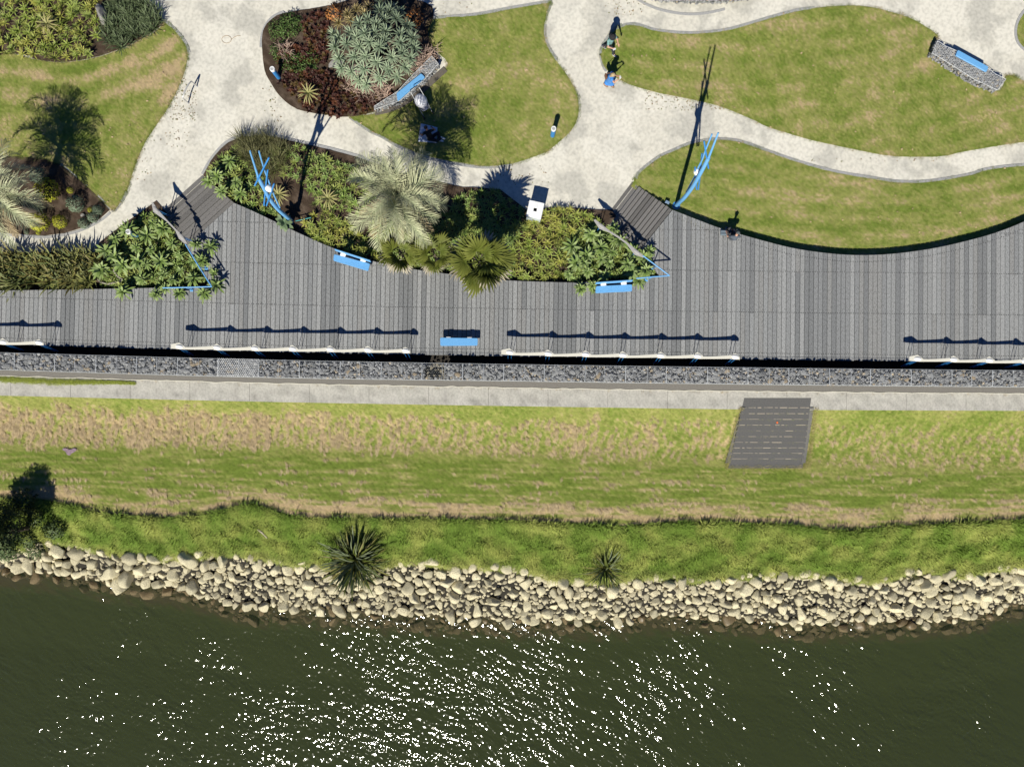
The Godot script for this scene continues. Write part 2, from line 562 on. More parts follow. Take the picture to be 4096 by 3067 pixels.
func dry(x: float, z: float, bias: float) -> float:
	return bias + nA.get_noise_2d(x, z) * 0.30 + nB.get_noise_2d(x * 0.9, z * 0.9) * 0.30 + nC.get_noise_2d(x, z) * 0.34
func grass_mix(t: float, x: float, z: float) -> Color:
	t = clampf(t, 0.0, 1.0)
	var c := Color(0.195, 0.262, 0.048).lerp(Color(0.33, 0.345, 0.102), smoothstep(0.0, 0.5, t)).lerp(Color(0.56, 0.43, 0.25), smoothstep(0.5, 1.0, t))
	return c * (1.0 + 0.25 * nC.get_noise_2d(x * 2.0 + 5, z * 2.0))
func lawn_col(k: int, x: float, z: float) -> Color:
	var t := 0.0
	if k == 0:   # mown in arcs round the flower bed
		var d := Vector2(x, z).distance_to(P(230, -430, G))
		var a := clampf(1.0 - (d - 8.4) / 5.0, 0.0, 1.0)
		t = dry(x, z, 0.40) + 0.36 * a * sin((d + 0.3 * nA.get_noise_2d(x, z)) * TAU / 1.15)
		t += 0.45 * smoothstep(3.0, 0.5, Vector2(x, z).distance_to(P(640, 280, G)))
	elif k == 1: t = dry(x, z, 0.38)
	elif k == 2: t = dry(x, z, 0.43) + 0.13 * sin((z - 0.28 * x + 0.012 * x * x) * TAU / 1.05 + 2.0 * nA.get_noise_2d(x, z))
	elif k == 3: t = dry(x * 0.6, z * 1.5, 0.41) + 0.14 * sin((z + 0.018 * (x - 17.5) * (x - 17.5)) * TAU / 0.95 + 1.5 * nA.get_noise_2d(x, z))
	else: t = dry(x, z, 0.2)
	return grass_mix(t, x, z)

func lawn_sheets() -> void:
	var t := grain("turf grain", 0.12, 77, [0.0, grey(0.45), 0.4, grey(0.82), 0.65, grey(1.0), 1.0, grey(1.0)], 4)
	var m := mat("turf", Color.WHITE, 0.95, t, Vector3.ONE * 1.4, true, 0.2)
	bump(m, t, 2.0)
	var outlines := [
		[-500, 205, -100, 205, 0, 207, 60, 217, 130, 236, 220, 250, 300, 246, 400, 226, 500, 190, 580, 150, 640, 112, 662, 92, 700, 124, 736, 172, 750, 212, 742, 270, 718, 340, 678, 420, 638, 482, 590, 552, 560, 612, 540, 662, 520, 722, 505, 768, 488, 800, 460, 836, 442, 834, 400, 796, 345, 745, 285, 697, 240, 660, 180, 642, 100, 632, 0, 625, -500, 600],
		[1737, 76, 1904, 63, 2048, 36, 2190, 13, 2197, 20, 2188, 50, 2178, 95, 2176, 134, 2188, 183, 2226, 243, 2268, 302, 2301, 361, 2313, 407, 2312, 463, 2284, 523, 2201, 597, 2164, 616, 2048, 655, 1950, 664, 1867, 655, 1700, 622, 1580, 572, 1529, 544, 1478, 521, 1399, 468, 1440, 462, 1500, 455, 1560, 430, 1660, 380, 1760, 300, 1790, 250, 1730, 190, 1715, 130],
		[2474, 108, 2511, 102, 2557, 104, 2627, 125, 2742, 136, 2835, 132, 2928, 118, 3072, 77, 3188, 46, 3303, 28, 3419, 23, 3512, 35, 3604, 60, 3674, 88, 3748, 139, 3742, 160, 3735, 215, 3850, 290, 3980, 360, 4012, 345, 4024, 305, 4060, 305, 4096, 324, 4300, 420, 4600, 500, 4600, 560, 4300, 558, 4096, 569, 4021, 579, 3859, 606, 3766, 625, 3627, 627, 3535, 620, 3396, 593, 3257, 563, 3165, 537, 3072, 508, 2997, 472, 2881, 426, 2789, 403, 2696, 384, 2627, 370, 2534, 343, 2479, 319, 2441, 292, 2416, 264, 2403, 222, 2408, 194, 2430, 155, 2453, 127],
	]
	var right := PackedVector2Array()
	for p in smooth(plan([2536, 722, 2557, 692, 2627, 637, 2696, 604, 2766, 576, 2835, 564, 2881, 560, 2951, 567, 3020, 588, 3072, 608, 3211, 655, 3350, 692, 3489, 715, 3581, 729, 3674, 731, 3766, 722, 3882, 701, 3951, 680, 4096, 664, 4350, 655, 4600, 655], G), false, 4):
		right.append(p)
	for k in range(deck_edge.size() - 1, -1, -1):
		right.append(deck_edge[k] + Vector2(0.0, 0.25))
	right.append(P(2692, 848)); right.append(P(2530, 735))
	for o in outlines:
		lawns.append(smooth(plan(o, G), true, 4))
	lawns.append(right)
	lawns.append(smooth(plan([4128, 30, 4090, 65, 4071, 108, 4071, 148, 4088, 180, 4130, 212, 4300, 240, 4500, 100, 4300, -40], G), true, 4))
	for k in lawns.size():
		struct("lawn", sheet(lawns[k], 0.10, func(x, z): return G + 0.02 + 0.02 * nB.get_noise_2d(x, z), func(x, z): return lawn_col(k, x, z)), m)

# ---------------------------------------------------------------- boardwalk
func timber(k: int) -> StandardMaterial3D:
	var tone: Array = [[0.292, 0.290, 0.290], [0.270, 0.269, 0.271], [0.312, 0.309, 0.308], [0.205, 0.206, 0.210], [0.298, 0.298, 0.300], [0.280, 0.274, 0.270], [0.335, 0.332, 0.332], [0.252, 0.252, 0.256]][k % 8]
	var called := "weathered timber %d" % (k % 8)
	if mats.has(called):
		return mats[called]
	var t := grain("timber grain %d" % (k % 3), 0.055, 200 + k % 3, [0.0, grey(0.5), 0.3, grey(0.78), 0.5, grey(0.95), 0.8, grey(1.0), 1.0, grey(0.9)], 5)
	var m := mat(called, sr(tone[0] * 0.97, tone[1] * 0.995, tone[2]), 0.85, t, Vector3(1.4, 1.4, 0.22), false, 0.35)
	m.uv1_offset = Vector3(0.37 * k, 0, 0.61 * k)
	bump(m, t, 0.35)
	return m
func step_timber(k: int) -> StandardMaterial3D:
	var called := "weathered step timber %d" % (k % 3)
	if mats.has(called):
		return mats[called]
	var t := grain("timber grain %d" % (k % 3), 0.055, 200 + k % 3, [])
	var a: float = [0.17, 0.14, 0.19][k % 3]
	var m := mat(called, sr(a, a * 0.96, a * 0.93), 0.85, t, Vector3(0.22, 3.1, 3.1), false, 0.35)
	m.uv1_world_triplanar = false
	bump(m, t, 0.35)
	return m

func deck() -> void:
	var outline := PackedVector2Array()
	for q in plan([-700, 1163, 0, 1162, 370, 1156, 560, 1152, 848, 1147, 745, 983]):
		outline.append(q)
	for q in smooth(plan([935, 811, 1024, 850, 1180, 925, 1340, 995, 1500, 1046, 1640, 1074, 1760, 1091, 1960, 1115, 2048, 1122, 2180, 1127, 2307, 1130]), false, 3):
		outline.append(q)
	for q in plan([2500, 1118, 2640, 1105, 2561, 1001]):
		outline.append(q)
	outline.append_array(deck_edge)
	var right_x := outline[outline.size() - 1].x
	var south := PackedVector2Array()
	for k in range(60, -1, -1):
		var x := lerpf(outline[0].x, right_x, k / 60.0)
		outline.append(Vector2(x, curve_z(gab_n, x) - 0.42))
	var root := Node3D.new()
	root.name = "boardwalk"
	add_child(root)
	tag(root, "weathered grey timber boardwalk running along the gabion wall", "", "", "structure")
	# joists rows run parallel to the river edge
	var pieces := []
	var pitch := 0.2285
	var gap := 0.022
	var count := int(56.0 / pitch)
	for k in count:
		var xb := -28.0 + k * pitch
		var lean := tan(deg_to_rad(lerpf(1.7, 0.1, clampf((xb + 26.0) / 52.0, 0, 1))))
		var zs := curve_z(gab_n, xb) - 0.42 + R(-0.03, 0.03)
		var half := (pitch - gap) / 2
		var cuts := [zs, -16.0]
		if rng.randf() < 0.22:
			cuts = [zs, zs - 2.35 - 2.05 * float(rng.randi() % 2), -16.0]
		for s in cuts.size() - 1:
			var z0: float = cuts[s] - (0.004 if s > 0 else 0.0)
			var z1: float = cuts[s + 1] + 0.004
			var f := func(z: float) -> float: return xb + (zs - z) * lean
			var strip := PackedVector2Array([Vector2(f.call(z0) - half, z0), Vector2(f.call(z1) - half, z1), Vector2(f.call(z1) + half, z1), Vector2(f.call(z0) + half, z0)])
			for q in Geometry2D.intersect_polygons(strip, outline):
				var area := 0.0
				for e in q.size():
					area += q[e].x * q[(e + 1) % q.size()].y - q[(e + 1) % q.size()].x * q[e].y
				if absf(area) > 0.02:
					pieces.append([absf(area), q, rng.randi() % 8, R(-0.004, 0.004)])
	pieces.sort_custom(func(a, b): return a[0] > b[0])
	var rest := MB.new()
	for k in pieces.size():
		var mb := MB.new() if k < 298 else rest
		mb.slab(pieces[k][1], -0.045 + pieces[k][3], pieces[k][3], 0.004)
		if k < 298:
			part("plank", mb.mesh(), timber(pieces[k][2]), root)
	if rest.v.size():
		part("plank_offcuts", rest.mesh(), timber(1), root).set_meta("kind", "stuff")
	# bolt heads, two to a plank on every joist
	var where := []
	for k in count:
		var xb := -28.0 + k * pitch
		var lean := tan(deg_to_rad(lerpf(1.7, 0.1, clampf((xb + 26.0) / 52.0, 0, 1))))
		var zs := curve_z(gab_n, xb) - 0.42
		for row in [0.32, 2.37, 4.42, 6.45]:
			for sd in [-0.055, 0.055]:
				var p := Vector2(xb + row * lean + sd, zs - row)
				if Geometry2D.is_point_in_polygon(p, outline):
					where.append(Transform3D(Basis(), Vector3(p.x, 0.004, p.y)))
		for e in deck_edge.size() - 1:
			if deck_edge[e].x <= xb and deck_edge[e + 1].x > xb:
				var zt := curve_z(deck_edge, xb)
				for sd in [-0.055, 0.055]:
					where.append(Transform3D(Basis(), Vector3(xb + sd, 0.004, zt + 0.33)))
	var bolt := MB.new()
	bolt.lathe(Transform3D(), [Vector2(0.022, -0.01), Vector2(0.022, 0.002), Vector2(0.014, 0.006), Vector2(0.0, 0.007)], 7)
	var tint := PackedColorArray(); tint.resize(where.size()); tint.fill(Color.WHITE)
	copies("bolt_heads", bolt.mesh(), mat("dark steel bolt", sr(0.02, 0.02, 0.022), 0.5), where, tint, root)
	# fascia boards under the garden edges
	var fascia := mat("fascia timber", sr(0.09, 0.085, 0.08), 0.9)
	for e in [smooth(plan([935, 811, 1024, 850, 1180, 925, 1340, 995, 1500, 1046, 1640, 1074, 1760, 1091, 1960, 1115, 2048, 1122, 2180, 1127, 2307, 1130]), false, 3), deck_edge, plan([-700, 1163, 370, 1156, 848, 1147, 745, 983]), plan([2307, 1130, 2500, 1118, 2640, 1105, 2561, 1001])]:
		part("fascia", ribbon(e, 0.04, -0.9, -0.05, 0.03), fascia, root)
	steps("timber steps from the pale path up to the boardwalk, beside the curved lawn", P(2561, 1001), P(2691, 839), P(2413, 878, -0.4), P(2529, 725, -0.4), 6)
	steps("timber steps from the pale path up to the boardwalk, crossed by a rail shadow", P(745, 983), P(935, 811), P(612, 873, -0.4), P(805, 700, -0.4), 5)

func steps(label: String, a: Vector2, b: Vector2, c: Vector2, d: Vector2, count: int) -> void:
	var o := thing("timber_steps", Vector3(a.x, 0, a.y), label, "steps", "timber steps")
	var rise := 0.44 / count
	for k in count:
		for h in 2:
			var t0 := (k + h * 0.5) / count + 0.006
			var t1 := (k + h * 0.5 + 0.5) / count - 0.006
			var q := PackedVector2Array([a.lerp(c, t0), b.lerp(d, t0), b.lerp(d, t1), a.lerp(c, t1)])
			var mid := (q[0] + q[1] + q[2] + q[3]) / 4.0
			var dir := (q[1] - q[0]).normalized()
			var inv := Transform2D(dir.angle(), mid).affine_inverse()
			var mb := MB.new()
			var loc := PackedVector2Array()
			for p in q: loc.append(inv * p)
			mb.slab(loc, -0.045, 0.0, 0.004)
			var y := -0.03 - rise * k if k > 0 or h > 0 else -0.03
			part("plank", mb.mesh(), step_timber(k + h + rng.randi() % 2), o, Transform3D(Basis(Vector3.UP, -dir.angle()), Vector3(mid.x - a.x, y - rise * 0.5, mid.y - a.y)))
		var r0 := a.lerp(c, (k + 1.0) / count) - a; var r1 := b.lerp(d, (k + 1.0) / count) - a
		var up := (c - a).normalized() * 0.02
		var mb2 := MB.new()
		mb2.slab(PackedVector2Array([r0 - up, r1 - up, r1 - up * 2, r0 - up * 2]), -0.6, -0.08 - rise * (k + 0.5))
		part("riser", mb2.mesh(), mat("fascia timber", Color.WHITE), o)
	var mb3 := MB.new()
	mb3.slab(PackedVector2Array([Vector2.ZERO, b - a, d - a, c - a]), -0.7, -0.56)
	part("footing", mb3.mesh(), mat("dark soil", Color.WHITE), o)

# ---------------------------------------------------------------- gabion wall
func hex_wire(w: float, h: float, cell: float, r: float, sd: int) -> ArrayMesh:
	# hexagonal netting over a w x h panel lying in the x-z plane
	var mb := MB.new()
	var nz := noise(1.3, sd, 2)
	var rowh := cell * 0.866
	for j in int(h / rowh) + 1:
		for k in int(w / cell) + 1:
			var ox := (0.5 if j % 2 else 0.0) * cell
			var p := Vector2(-w / 2 + k * cell + ox, -h / 2 + j * rowh)
			var pts := [p + Vector2(0, -cell * 0.289), p + Vector2(cell * 0.5, -cell * 0.577), p + Vector2(0, cell * 0.289), p + Vector2(-cell * 0.5, -cell * 0.577)]
			for e in [[0, 1], [0, 3], [0, 2]]:
				var a: Vector2 = pts[e[0]]; var b: Vector2 = pts[e[1]]
				if absf(a.x) < w / 2 and absf(b.x) < w / 2 + 0.02 and absf(a.y) < h / 2 and absf(b.y) < h / 2 + 0.02:
					mb.tube([Vector3(a.x, 0.03 * nz.get_noise_2d(a.x * 3, a.y * 3), a.y), Vector3(b.x, 0.03 * nz.get_noise_2d(b.x * 3, b.y * 3), b.y)], [r, r], 3, false)
	return mb.mesh()

var stone_meshes := []
func stone_grey() -> Color:
	var a := R(0.16, 0.40)
	var c := Color(a, a * 1.02, a * 1.06)
	var k := rng.randf()
	if k < 0.08: c = Color(a * 1.45, a * 1.2, a * 0.85)
	elif k < 0.12: c = Color(0.42, 0.42, 0.41)
	return c
func stone_fill(w: float, h: float, d: float, size: float, count: int) -> Array:
	var out := []
	for k in count:
		var f := rng.randf()
		var p: Vector3
		if f < 0.62: p = Vector3(R(-w / 2, w / 2), -0.05 - R(0, 0.07), R(-d / 2, d / 2))
		elif f < 0.82: p = Vector3(R(-w / 2, w / 2), -R(0.05, h), d / 2 - R(0.03, 0.1))
		else: p = Vector3(R(-w / 2, w / 2), -R(0.05, h), -d / 2 + R(0.03, 0.1))
		var s := size * R(0.6, 1.25)
		out.append(Transform3D(Basis(Vector3(R(-1, 1), R(-1, 1), R(-1, 1)).normalized(), R(0, TAU)) * Basis.from_scale(Vector3(s * R(0.8, 1.4), s * R(0.6, 0.9), s)), p))
	return out

func gabion_wall() -> void:
	for k in 5:
		stone_meshes.append(rock_mesh(500 + k, 1, 8))
	var stone := mat("grey basalt stone", Color.WHITE, 0.8, grain("stone grain", 0.05, 31, [0.0, grey(0.65), 0.5, grey(0.9), 1.0, grey(1.0)]), Vector3.ONE * 1.5, true)
	var wire := mat("galvanised wire", sr(0.42, 0.44, 0.45), 0.45)
	wire.metallic = 0.3
	var bright := mat("new galvanised wire", sr(0.72, 0.74, 0.76), 0.45)
	var depth := 0.84
	var net := hex_wire(2.0, depth, 0.09, 0.0028, 1)
	var net2 := hex_wire(2.05, depth + 0.1, 0.1, 0.0085, 2)
	var side := hex_wire(2.0, 1.0, 0.09, 0.0028, 3)
	var nth := ["first", "second", "third", "fourth", "fifth", "sixth", "seventh", "eighth", "ninth", "tenth", "eleventh", "twelfth", "thirteenth"]
	for k in range(-2, 26):
		var px := 55.0 + 163.2 * k + 81.6
		var x := (px - 2048.0) / S * (CAM_H - 0.58) / CAM_H
		var zn := curve_z(gab_n, x); var zs := curve_z(gab_s, x)
		var d := zs - zn
		var slope := atan2(curve_z(gab_n, x + 1) - curve_z(gab_n, x - 1), 2.0)
		var label := "wire basket of grey stones in the long gabion wall"
		var hole := k == 10
		if k >= -1 and k <= 11: label = "grey stone-filled gabion basket, %s from the left along the river wall" % nth[k + 1]
		elif k >= 12 and k <= 24: label = "grey stone-filled gabion basket, %s from the right along the river wall" % nth[24 - k]
		else: label = "grey stone-filled gabion basket just past the %s end of the wall in view" % ("left" if k < 0 else "right")
		if k == 5: label = "gabion basket covered by bright new hexagonal netting"
		if hole: label = "gabion basket with a torn hole that lets sunlight through"
		var o := thing("gabion_basket", Vector3(x, 0.56, (zn + zs) / 2), label, "gabion", "gabion baskets of the river wall", -slope)
		var groups := [[], [], []]
		var cols := [PackedColorArray(), PackedColorArray(), PackedColorArray()]
		for t in stone_fill(2.0, 1.0, d - 0.06, 0.075, 330):
			if hole and t.origin.x > -0.9 and t.origin.x < 0.1 and t.origin.y > -0.55:
				continue
			var g := rng.randi() % 3
			groups[g].append(t); cols[g].append(stone_grey())
		if hole:
			for e in 40:
				var s := R(0.04, 0.07)
				groups[0].append(Transform3D(Basis.from_scale(Vector3(s, s * 0.7, s)), Vector3(R(-0.8, 0.1), -0.5, R(-0.4, 0.4)))); cols[0].append(Color(0.32, 0.28, 0.2))
		for g in 3:
			copies("stone_fill", stone_meshes[g], stone, groups[g], cols[g], o)
		for e in 9:
			var s := R(0.11, 0.15)
			var p := Vector3(R(-0.9, 0.9), -0.05, R(-d / 2 + 0.15, d / 2 - 0.15))
			if hole and p.x < 0.2: continue
			var a := stone_grey()
			var shade := int(clampf((a.g - 0.08) / 0.1, 0, 2)) if a.r < a.g * 1.1 else 3
			var sm := mat("large gabion stone %d" % shade, sr([0.13, 0.2, 0.3, 0.34][shade], [0.132, 0.205, 0.305, 0.27][shade], [0.14, 0.21, 0.31, 0.18][shade]), 0.8, texs["stone grain"], Vector3.ONE * 1.5)
			part("stone", stone_meshes[e % 5], sm, o, Transform3D(Basis(Vector3.UP, R(0, TAU)) * Basis.from_scale(Vector3(s * 1.25, s * 0.5, s)), p))
		var core := MB.new()
		core.box(Transform3D(Basis(), Vector3(0.52 if hole else 0.0, -0.6, 0)), Vector3(0.9 if hole else 1.98, 0.9, d - 0.2))
		part("core", core.mesh(), mat("packed grey stone", sr(0.2, 0.205, 0.21), 0.85, texs["stone grain"], Vector3.ONE * 3.0), o)
		part("netting", net, wire, o, Transform3D(Basis.from_scale(Vector3(1, 1, d / depth)), Vector3(0, 0.025, 0)))
		part("netting", side, wire, o, Transform3D(Basis(Vector3.RIGHT, PI / 2), Vector3(0, -0.5, d / 2 + 0.01)))
		if k == 5:
			part("netting_patch", net2, bright, o, Transform3D(Basis.from_scale(Vector3(1, 1, d / depth)), Vector3(0, 0.055, 0)))
		var fr := MB.new()
		var c0 := Vector3(-1.0, 0.02, -d / 2); var c1 := Vector3(-1.0, 0.02, d / 2); var c2 := Vector3(1.0, 0.02, d / 2); var c3 := Vector3(1.0, 0.02, -d / 2)
		fr.tube([c0, c0.lerp(c1, 0.5) + Vector3(R(-0.02, 0.02), 0.02, 0), c1], [0.012, 0.012, 0.012], 5)
		fr.tube([c0, c3], [0.006, 0.006], 5); fr.tube([c1, c2], [0.007, 0.007], 5)
		var mx := R(-0.06, 0.06)
		fr.tube([Vector3(mx, 0.04, -d / 2), Vector3(mx + R(-0.03, 0.03), 0.045, 0), Vector3(mx, 0.04, d / 2)], [0.006, 0.006, 0.006], 5)
		part("frame", fr.mesh(), bright if k == 5 else mat("basket frame wire", sr(0.6, 0.63, 0.66), 0.4), o)

# ---------------------------------------------------------------- lower bank and river
func band(lines: Array, ys: Array, rows: Array, x0: float, x1: float, dx: float, lift: Callable, color: Callable) -> ArrayMesh:
	var mb := MB.new()
	var nx := int((x1 - x0) / dx) + 1
	var nr := 1
	for r in rows: nr += r
	for k in nx:
		var x := x0 + k * dx
		for b in rows.size():
			var za := curve_z(lines[b], x); var zb := curve_z(lines[b + 1], x)
			for r in (rows[b] + (1 if b == rows.size() - 1 else 0)):
				var t: float = float(r) / rows[b]
				var z := lerpf(za, zb, t)
				mb.col = color.call(x, z, b, t)
				mb.vert(Vector3(x, lerpf(ys[b], ys[b + 1], t) + lift.call(x, z), z), Vector3.UP)
	for k in nx - 1:
		for r in nr - 1:
			var a := k * nr + r
			mb.idx3(a, a + nr, a + nr + 1); mb.idx3(a, a + nr + 1, a + 1)
	for k in nx:
		for r in nr:
			var dxv := mb.v[mini(k + 1, nx - 1) * nr + r] - mb.v[maxi(k - 1, 0) * nr + r]
			var dzv := mb.v[k * nr + mini(r + 1, nr - 1)] - mb.v[k * nr + maxi(r - 1, 0)]
			mb.n[k * nr + r] = dzv.cross(dxv).normalized()
	return mb.mesh()

func slope_y(x: float, z: float) -> float:
	var a := curve_z(path_s, x); var b := curve_z(slope_b, x); var c := curve_z(bank_t, x)
	if z < b:
		return lerpf(-0.53, -2.0, 1.0 - pow(1.0 - clampf((z - a) / (b - a), 0.0, 1.0), 1.7))
	return lerpf(-2.0, -2.1, (z - b) / (c - b))
func slope_dry(x: float, z: float) -> float:
	var a := curve_z(path_s, x); var b := curve_z(slope_b, x); var c := curve_z(bank_t, x)
	var left := clampf((14.0 - x) / 34.0, 0.0, 1.0)
	var edge := b + 0.35 * nB.get_noise_1d(x * 0.6) + 0.25 * nC.get_noise_2d(x * 0.3, z)
	if z < edge:
		var t := (z - a) / (b - a)
		var hay := smoothstep(0.10, 0.40, t + 0.16 * nB.get_noise_2d(x, z))
		var st := nC.get_noise_2d(x * 0.75 + z * 0.3, z * 0.22) * 0.8 + nC.get_noise_2d(x * 1.6 - z * 0.5, z * 0.6) * 0.5
		return lerpf(0.34, 0.40 + 0.46 * left, hay) + 0.30 * nA.get_noise_2d(x * 1.3, z) + 0.75 * st * hay + 0.3 * nC.get_noise_2d(x, z)
	var t2 := (z - b) / (c - b)
	var base := 0.20 + 0.66 * smoothstep(0.56, 0.92, t2 + 0.16 * nA.get_noise_2d(x * 0.9, z * 2.0)) + 0.30 * smoothstep(0.16, 0.0, t2)
	return base + 0.16 * nA.get_noise_2d(x * 0.4, z * 2.8) + 0.62 * nC.get_noise_2d(x * 0.05, z * 0.75) * smoothstep(0.05, 0.2, t2) + 0.24 * nB.get_noise_2d(x * 0.45, z * 2.4) + 0.30 * nC.get_noise_2d(x * 0.7, z * 1.2)

func lower_bank() -> void:
	var conc := grain("concrete grain", 0.03, 61, [0.0, grey(0.84), 0.35, grey(0.94), 0.7, grey(1.0), 1.0, grey(0.97)], 6)
	var stain := noise(0.6, 88, 3)
	# rough dark ledge at the foot of the gabions
	var ledge := mat("rough concrete", sr(0.17, 0.16, 0.145), 0.92, conc, Vector3(0.9, 0.6, 0.6))
	bump(ledge, conc, 1.2)
	var wav := func(x: float, z: float) -> float: return 0.0
	struct("concrete_ledge", band([gab_s, ledge_s], [-0.44, -0.46], [4], -31.0, 31.0, 0.25, wav, func(_x, _z, _b, _t): return Color.WHITE), ledge)
	var lip := MB.new()
	var pts := []; var rad := []
	for k in 250:
		var x := -31.0 + k * 0.25
		pts.append(Vector3(x, -0.47, curve_z(ledge_s, x) + 0.04 * nB.get_noise_1d(x)))
		rad.append(0.035 + 0.01 * nC.get_noise_1d(x))
	lip.tube(pts, rad, 6)
	struct("ledge_lip", lip.mesh(), mat("pale mortar", sr(0.46, 0.44, 0.38), 0.9, conc, Vector3.ONE * 0.8))
	var pave := mat("river path concrete", Color.WHITE, 0.9, conc, Vector3(0.5, 0.5, 0.35), true)
	bump(pave, conc, 0.3)
	var pt := Node3D.new()
	pt.name = "river_path"
	add_child(pt)
	tag(pt, "narrow pale concrete path below the gabion wall", "", "", "structure")
	# cast in slabs with open joints
	var slab_w := 3.03
	for k in 21:
		var x0 := -31.5 + k * slab_w
		var mb := MB.new()
		var cs := 14
		for c in cs + 1:
			for r in 5:
				var x := x0 + 0.006 + (slab_w - 0.012) * c / cs
				var z := lerpf(curve_z(ledge_s, x) - 0.02, curve_z(path_s, x), r / 4.0)
				var a := 0.43 + 0.07 * stain.get_noise_2d(x, z * 3.0) + 0.05 * stain.get_noise_2d(x * 4.0, z) - 0.16 * maxf(0.0, stain.get_noise_2d(x * 2.3 + 30.0, z * 5.0)) * (1.0 if r >= 3 or r == 0 else 0.35)
				mb.col = Color(a, a * 0.965, a * 0.87)
				mb.vert(Vector3(x, -0.5, z), Vector3.UP)
		for c in cs:
			for r in 4:
				var q := c * 5 + r
				mb.idx3(q, q + 5, q + 6); mb.idx3(q, q + 6, q + 1)
		for sx in [0, cs]:
			var u: Vector3 = mb.v[sx * 5]; var w: Vector3 = mb.v[sx * 5 + 4]
			mb.col = Color(0.3, 0.29, 0.27)
			mb.quad(u, w, w + Vector3(0, -0.12, 0), u + Vector3(0, -0.12, 0))
		part("slab", mb.mesh(), pave, pt)
	# mown slope and river flat
	var t: Texture2D = texs["turf grain"]
	var turf := mat("bank turf", Color.WHITE, 0.95, t, Vector3(1.1, 1.1, 1.4), true, 0.2)
	bump(turf, t, 2.5)
	struct("grass_slope", band([path_s, slope_b, bank_t], [0.0, 0.0, 0.0], [30, 36], -32.0, 32.0, 0.12, func(x, z): return slope_y(x, z) + 0.03 * nB.get_noise_2d(x, z) + 0.02 * nC.get_noise_2d(x, z), func(x, z, _b, _t): return grass_mix(slope_dry(x, z), x, z)), turf)
	var bed_line := PackedVector2Array()
	for p in shore: bed_line.append(p + Vector2(0, 1.7))
	var deep := PackedVector2Array()
	for p in shore: deep.append(p + Vector2(0, 5.0))
	var deeper := PackedVector2Array()
	for p in shore: deeper.append(Vector2(p.x, 150.0))
	struct("river_bank", band([bank_t, rock_t, shore, bed_line, deep, deeper], [-2.1, -3.0, -4.0, -5.0, -5.6, -6.2], [10, 8, 8, 6, 3], -32.0, 32.0, 0.25, func(x, z): return 0.05 * nB.get_noise_2d(x, z), func(x, z, b, t): return Color(0.075, 0.10, 0.025) if b == 0 else (Color(0.03, 0.025, 0.018) if b == 1 else Color(0.062, 0.044, 0.016).lerp(Color(0.039, 0.049, 0.004), smoothstep(0.3, 1.0, t + 0.5 * nB.get_noise_2d(x, z))) if b == 2 else Color(0.039, 0.049, 0.004))), mat("bank earth", Color.WHITE, 0.95, texs["soil grain"], Vector3.ONE * 0.7, true))

func river() -> void:
	var x0 := -31.0; var x1 := 31.0
	var dx := 0.052
	var zs := PackedFloat32Array()
	var z := 9.4
	var dz := 0.052
	while z < 150.0:
		zs.append(z)
		if z > 22.0: dz *= 1.15
		z += dz
	var nx := int((x1 - x0) / dx) + 1
	var nz := zs.size()
	var wa := noise(0.75, 5, 3)
	var wb := noise(2.3, 6, 2)
	var wc := noise(0.09, 7, 2)
	var hgt := PackedFloat32Array()
	hgt.resize(nx * nz)
	var mb := MB.new()
	mb.col = Color.WHITE
	for k in nx:
		var x := x0 + k * dx
		for j in nz:
			var zz := zs[j]
			# crests run obliquely to the shore, bent a little by gusts
			var u := -0.5 * x + 0.866 * zz + 0.5 * wc.get_noise_2d(x, zz)
			var w := 0.866 * x + 0.5 * zz
			var calm := 0.8 + 0.45 * wc.get_noise_2d(x * 2.0 + 50.0, zz * 2.0)
			var h := (0.048 * wa.get_noise_2d(u * 1.5, w * 0.5) + 0.030 * wb.get_noise_2d(u * 1.6, w * 1.0)) * calm
			if zz > 24.0: h *= maxf(0.0, 1.0 - (zz - 24.0) / 20.0)
			hgt[k * nz + j] = h
			mb.v.append(Vector3(x, RIVER + h, zz))
	for k in nx:
		for j in nz:
			var ka := maxi(k - 1, 0); var kb := mini(k + 1, nx - 1)
			var ja := maxi(j - 1, 0); var jb := mini(j + 1, nz - 1)
			mb.n.append(Vector3(-(hgt[kb * nz + j] - hgt[ka * nz + j]) / ((kb - ka) * dx), 1.0, -(hgt[k * nz + jb] - hgt[k * nz + ja]) / (zs[jb] - zs[ja])).normalized())
	mb.c.resize(mb.v.size())
	mb.c.fill(Color.WHITE)
	mb.i.resize((nx - 1) * (nz - 1) * 6)
	var q := 0
	for k in nx - 1:
		for j in nz - 1:
			var a := k * nz + j
			mb.i[q] = a; mb.i[q + 1] = a + nz; mb.i[q + 2] = a + nz + 1
			mb.i[q + 3] = a; mb.i[q + 4] = a + nz + 1; mb.i[q + 5] = a + 1
			q += 6
	var m := StandardMaterial3D.new()
	m.resource_name = "murky river water"
	var murk := sr(0.036, 0.046, 0.004)
	m.albedo_color = Color(murk.r, murk.g, murk.b, 0.30)
	m.transparency = BaseMaterial3D.TRANSPARENCY_ALPHA
	m.roughness = 0.085
	m.metallic_specular = 0.5
	struct("river_water", mb.mesh(), m)

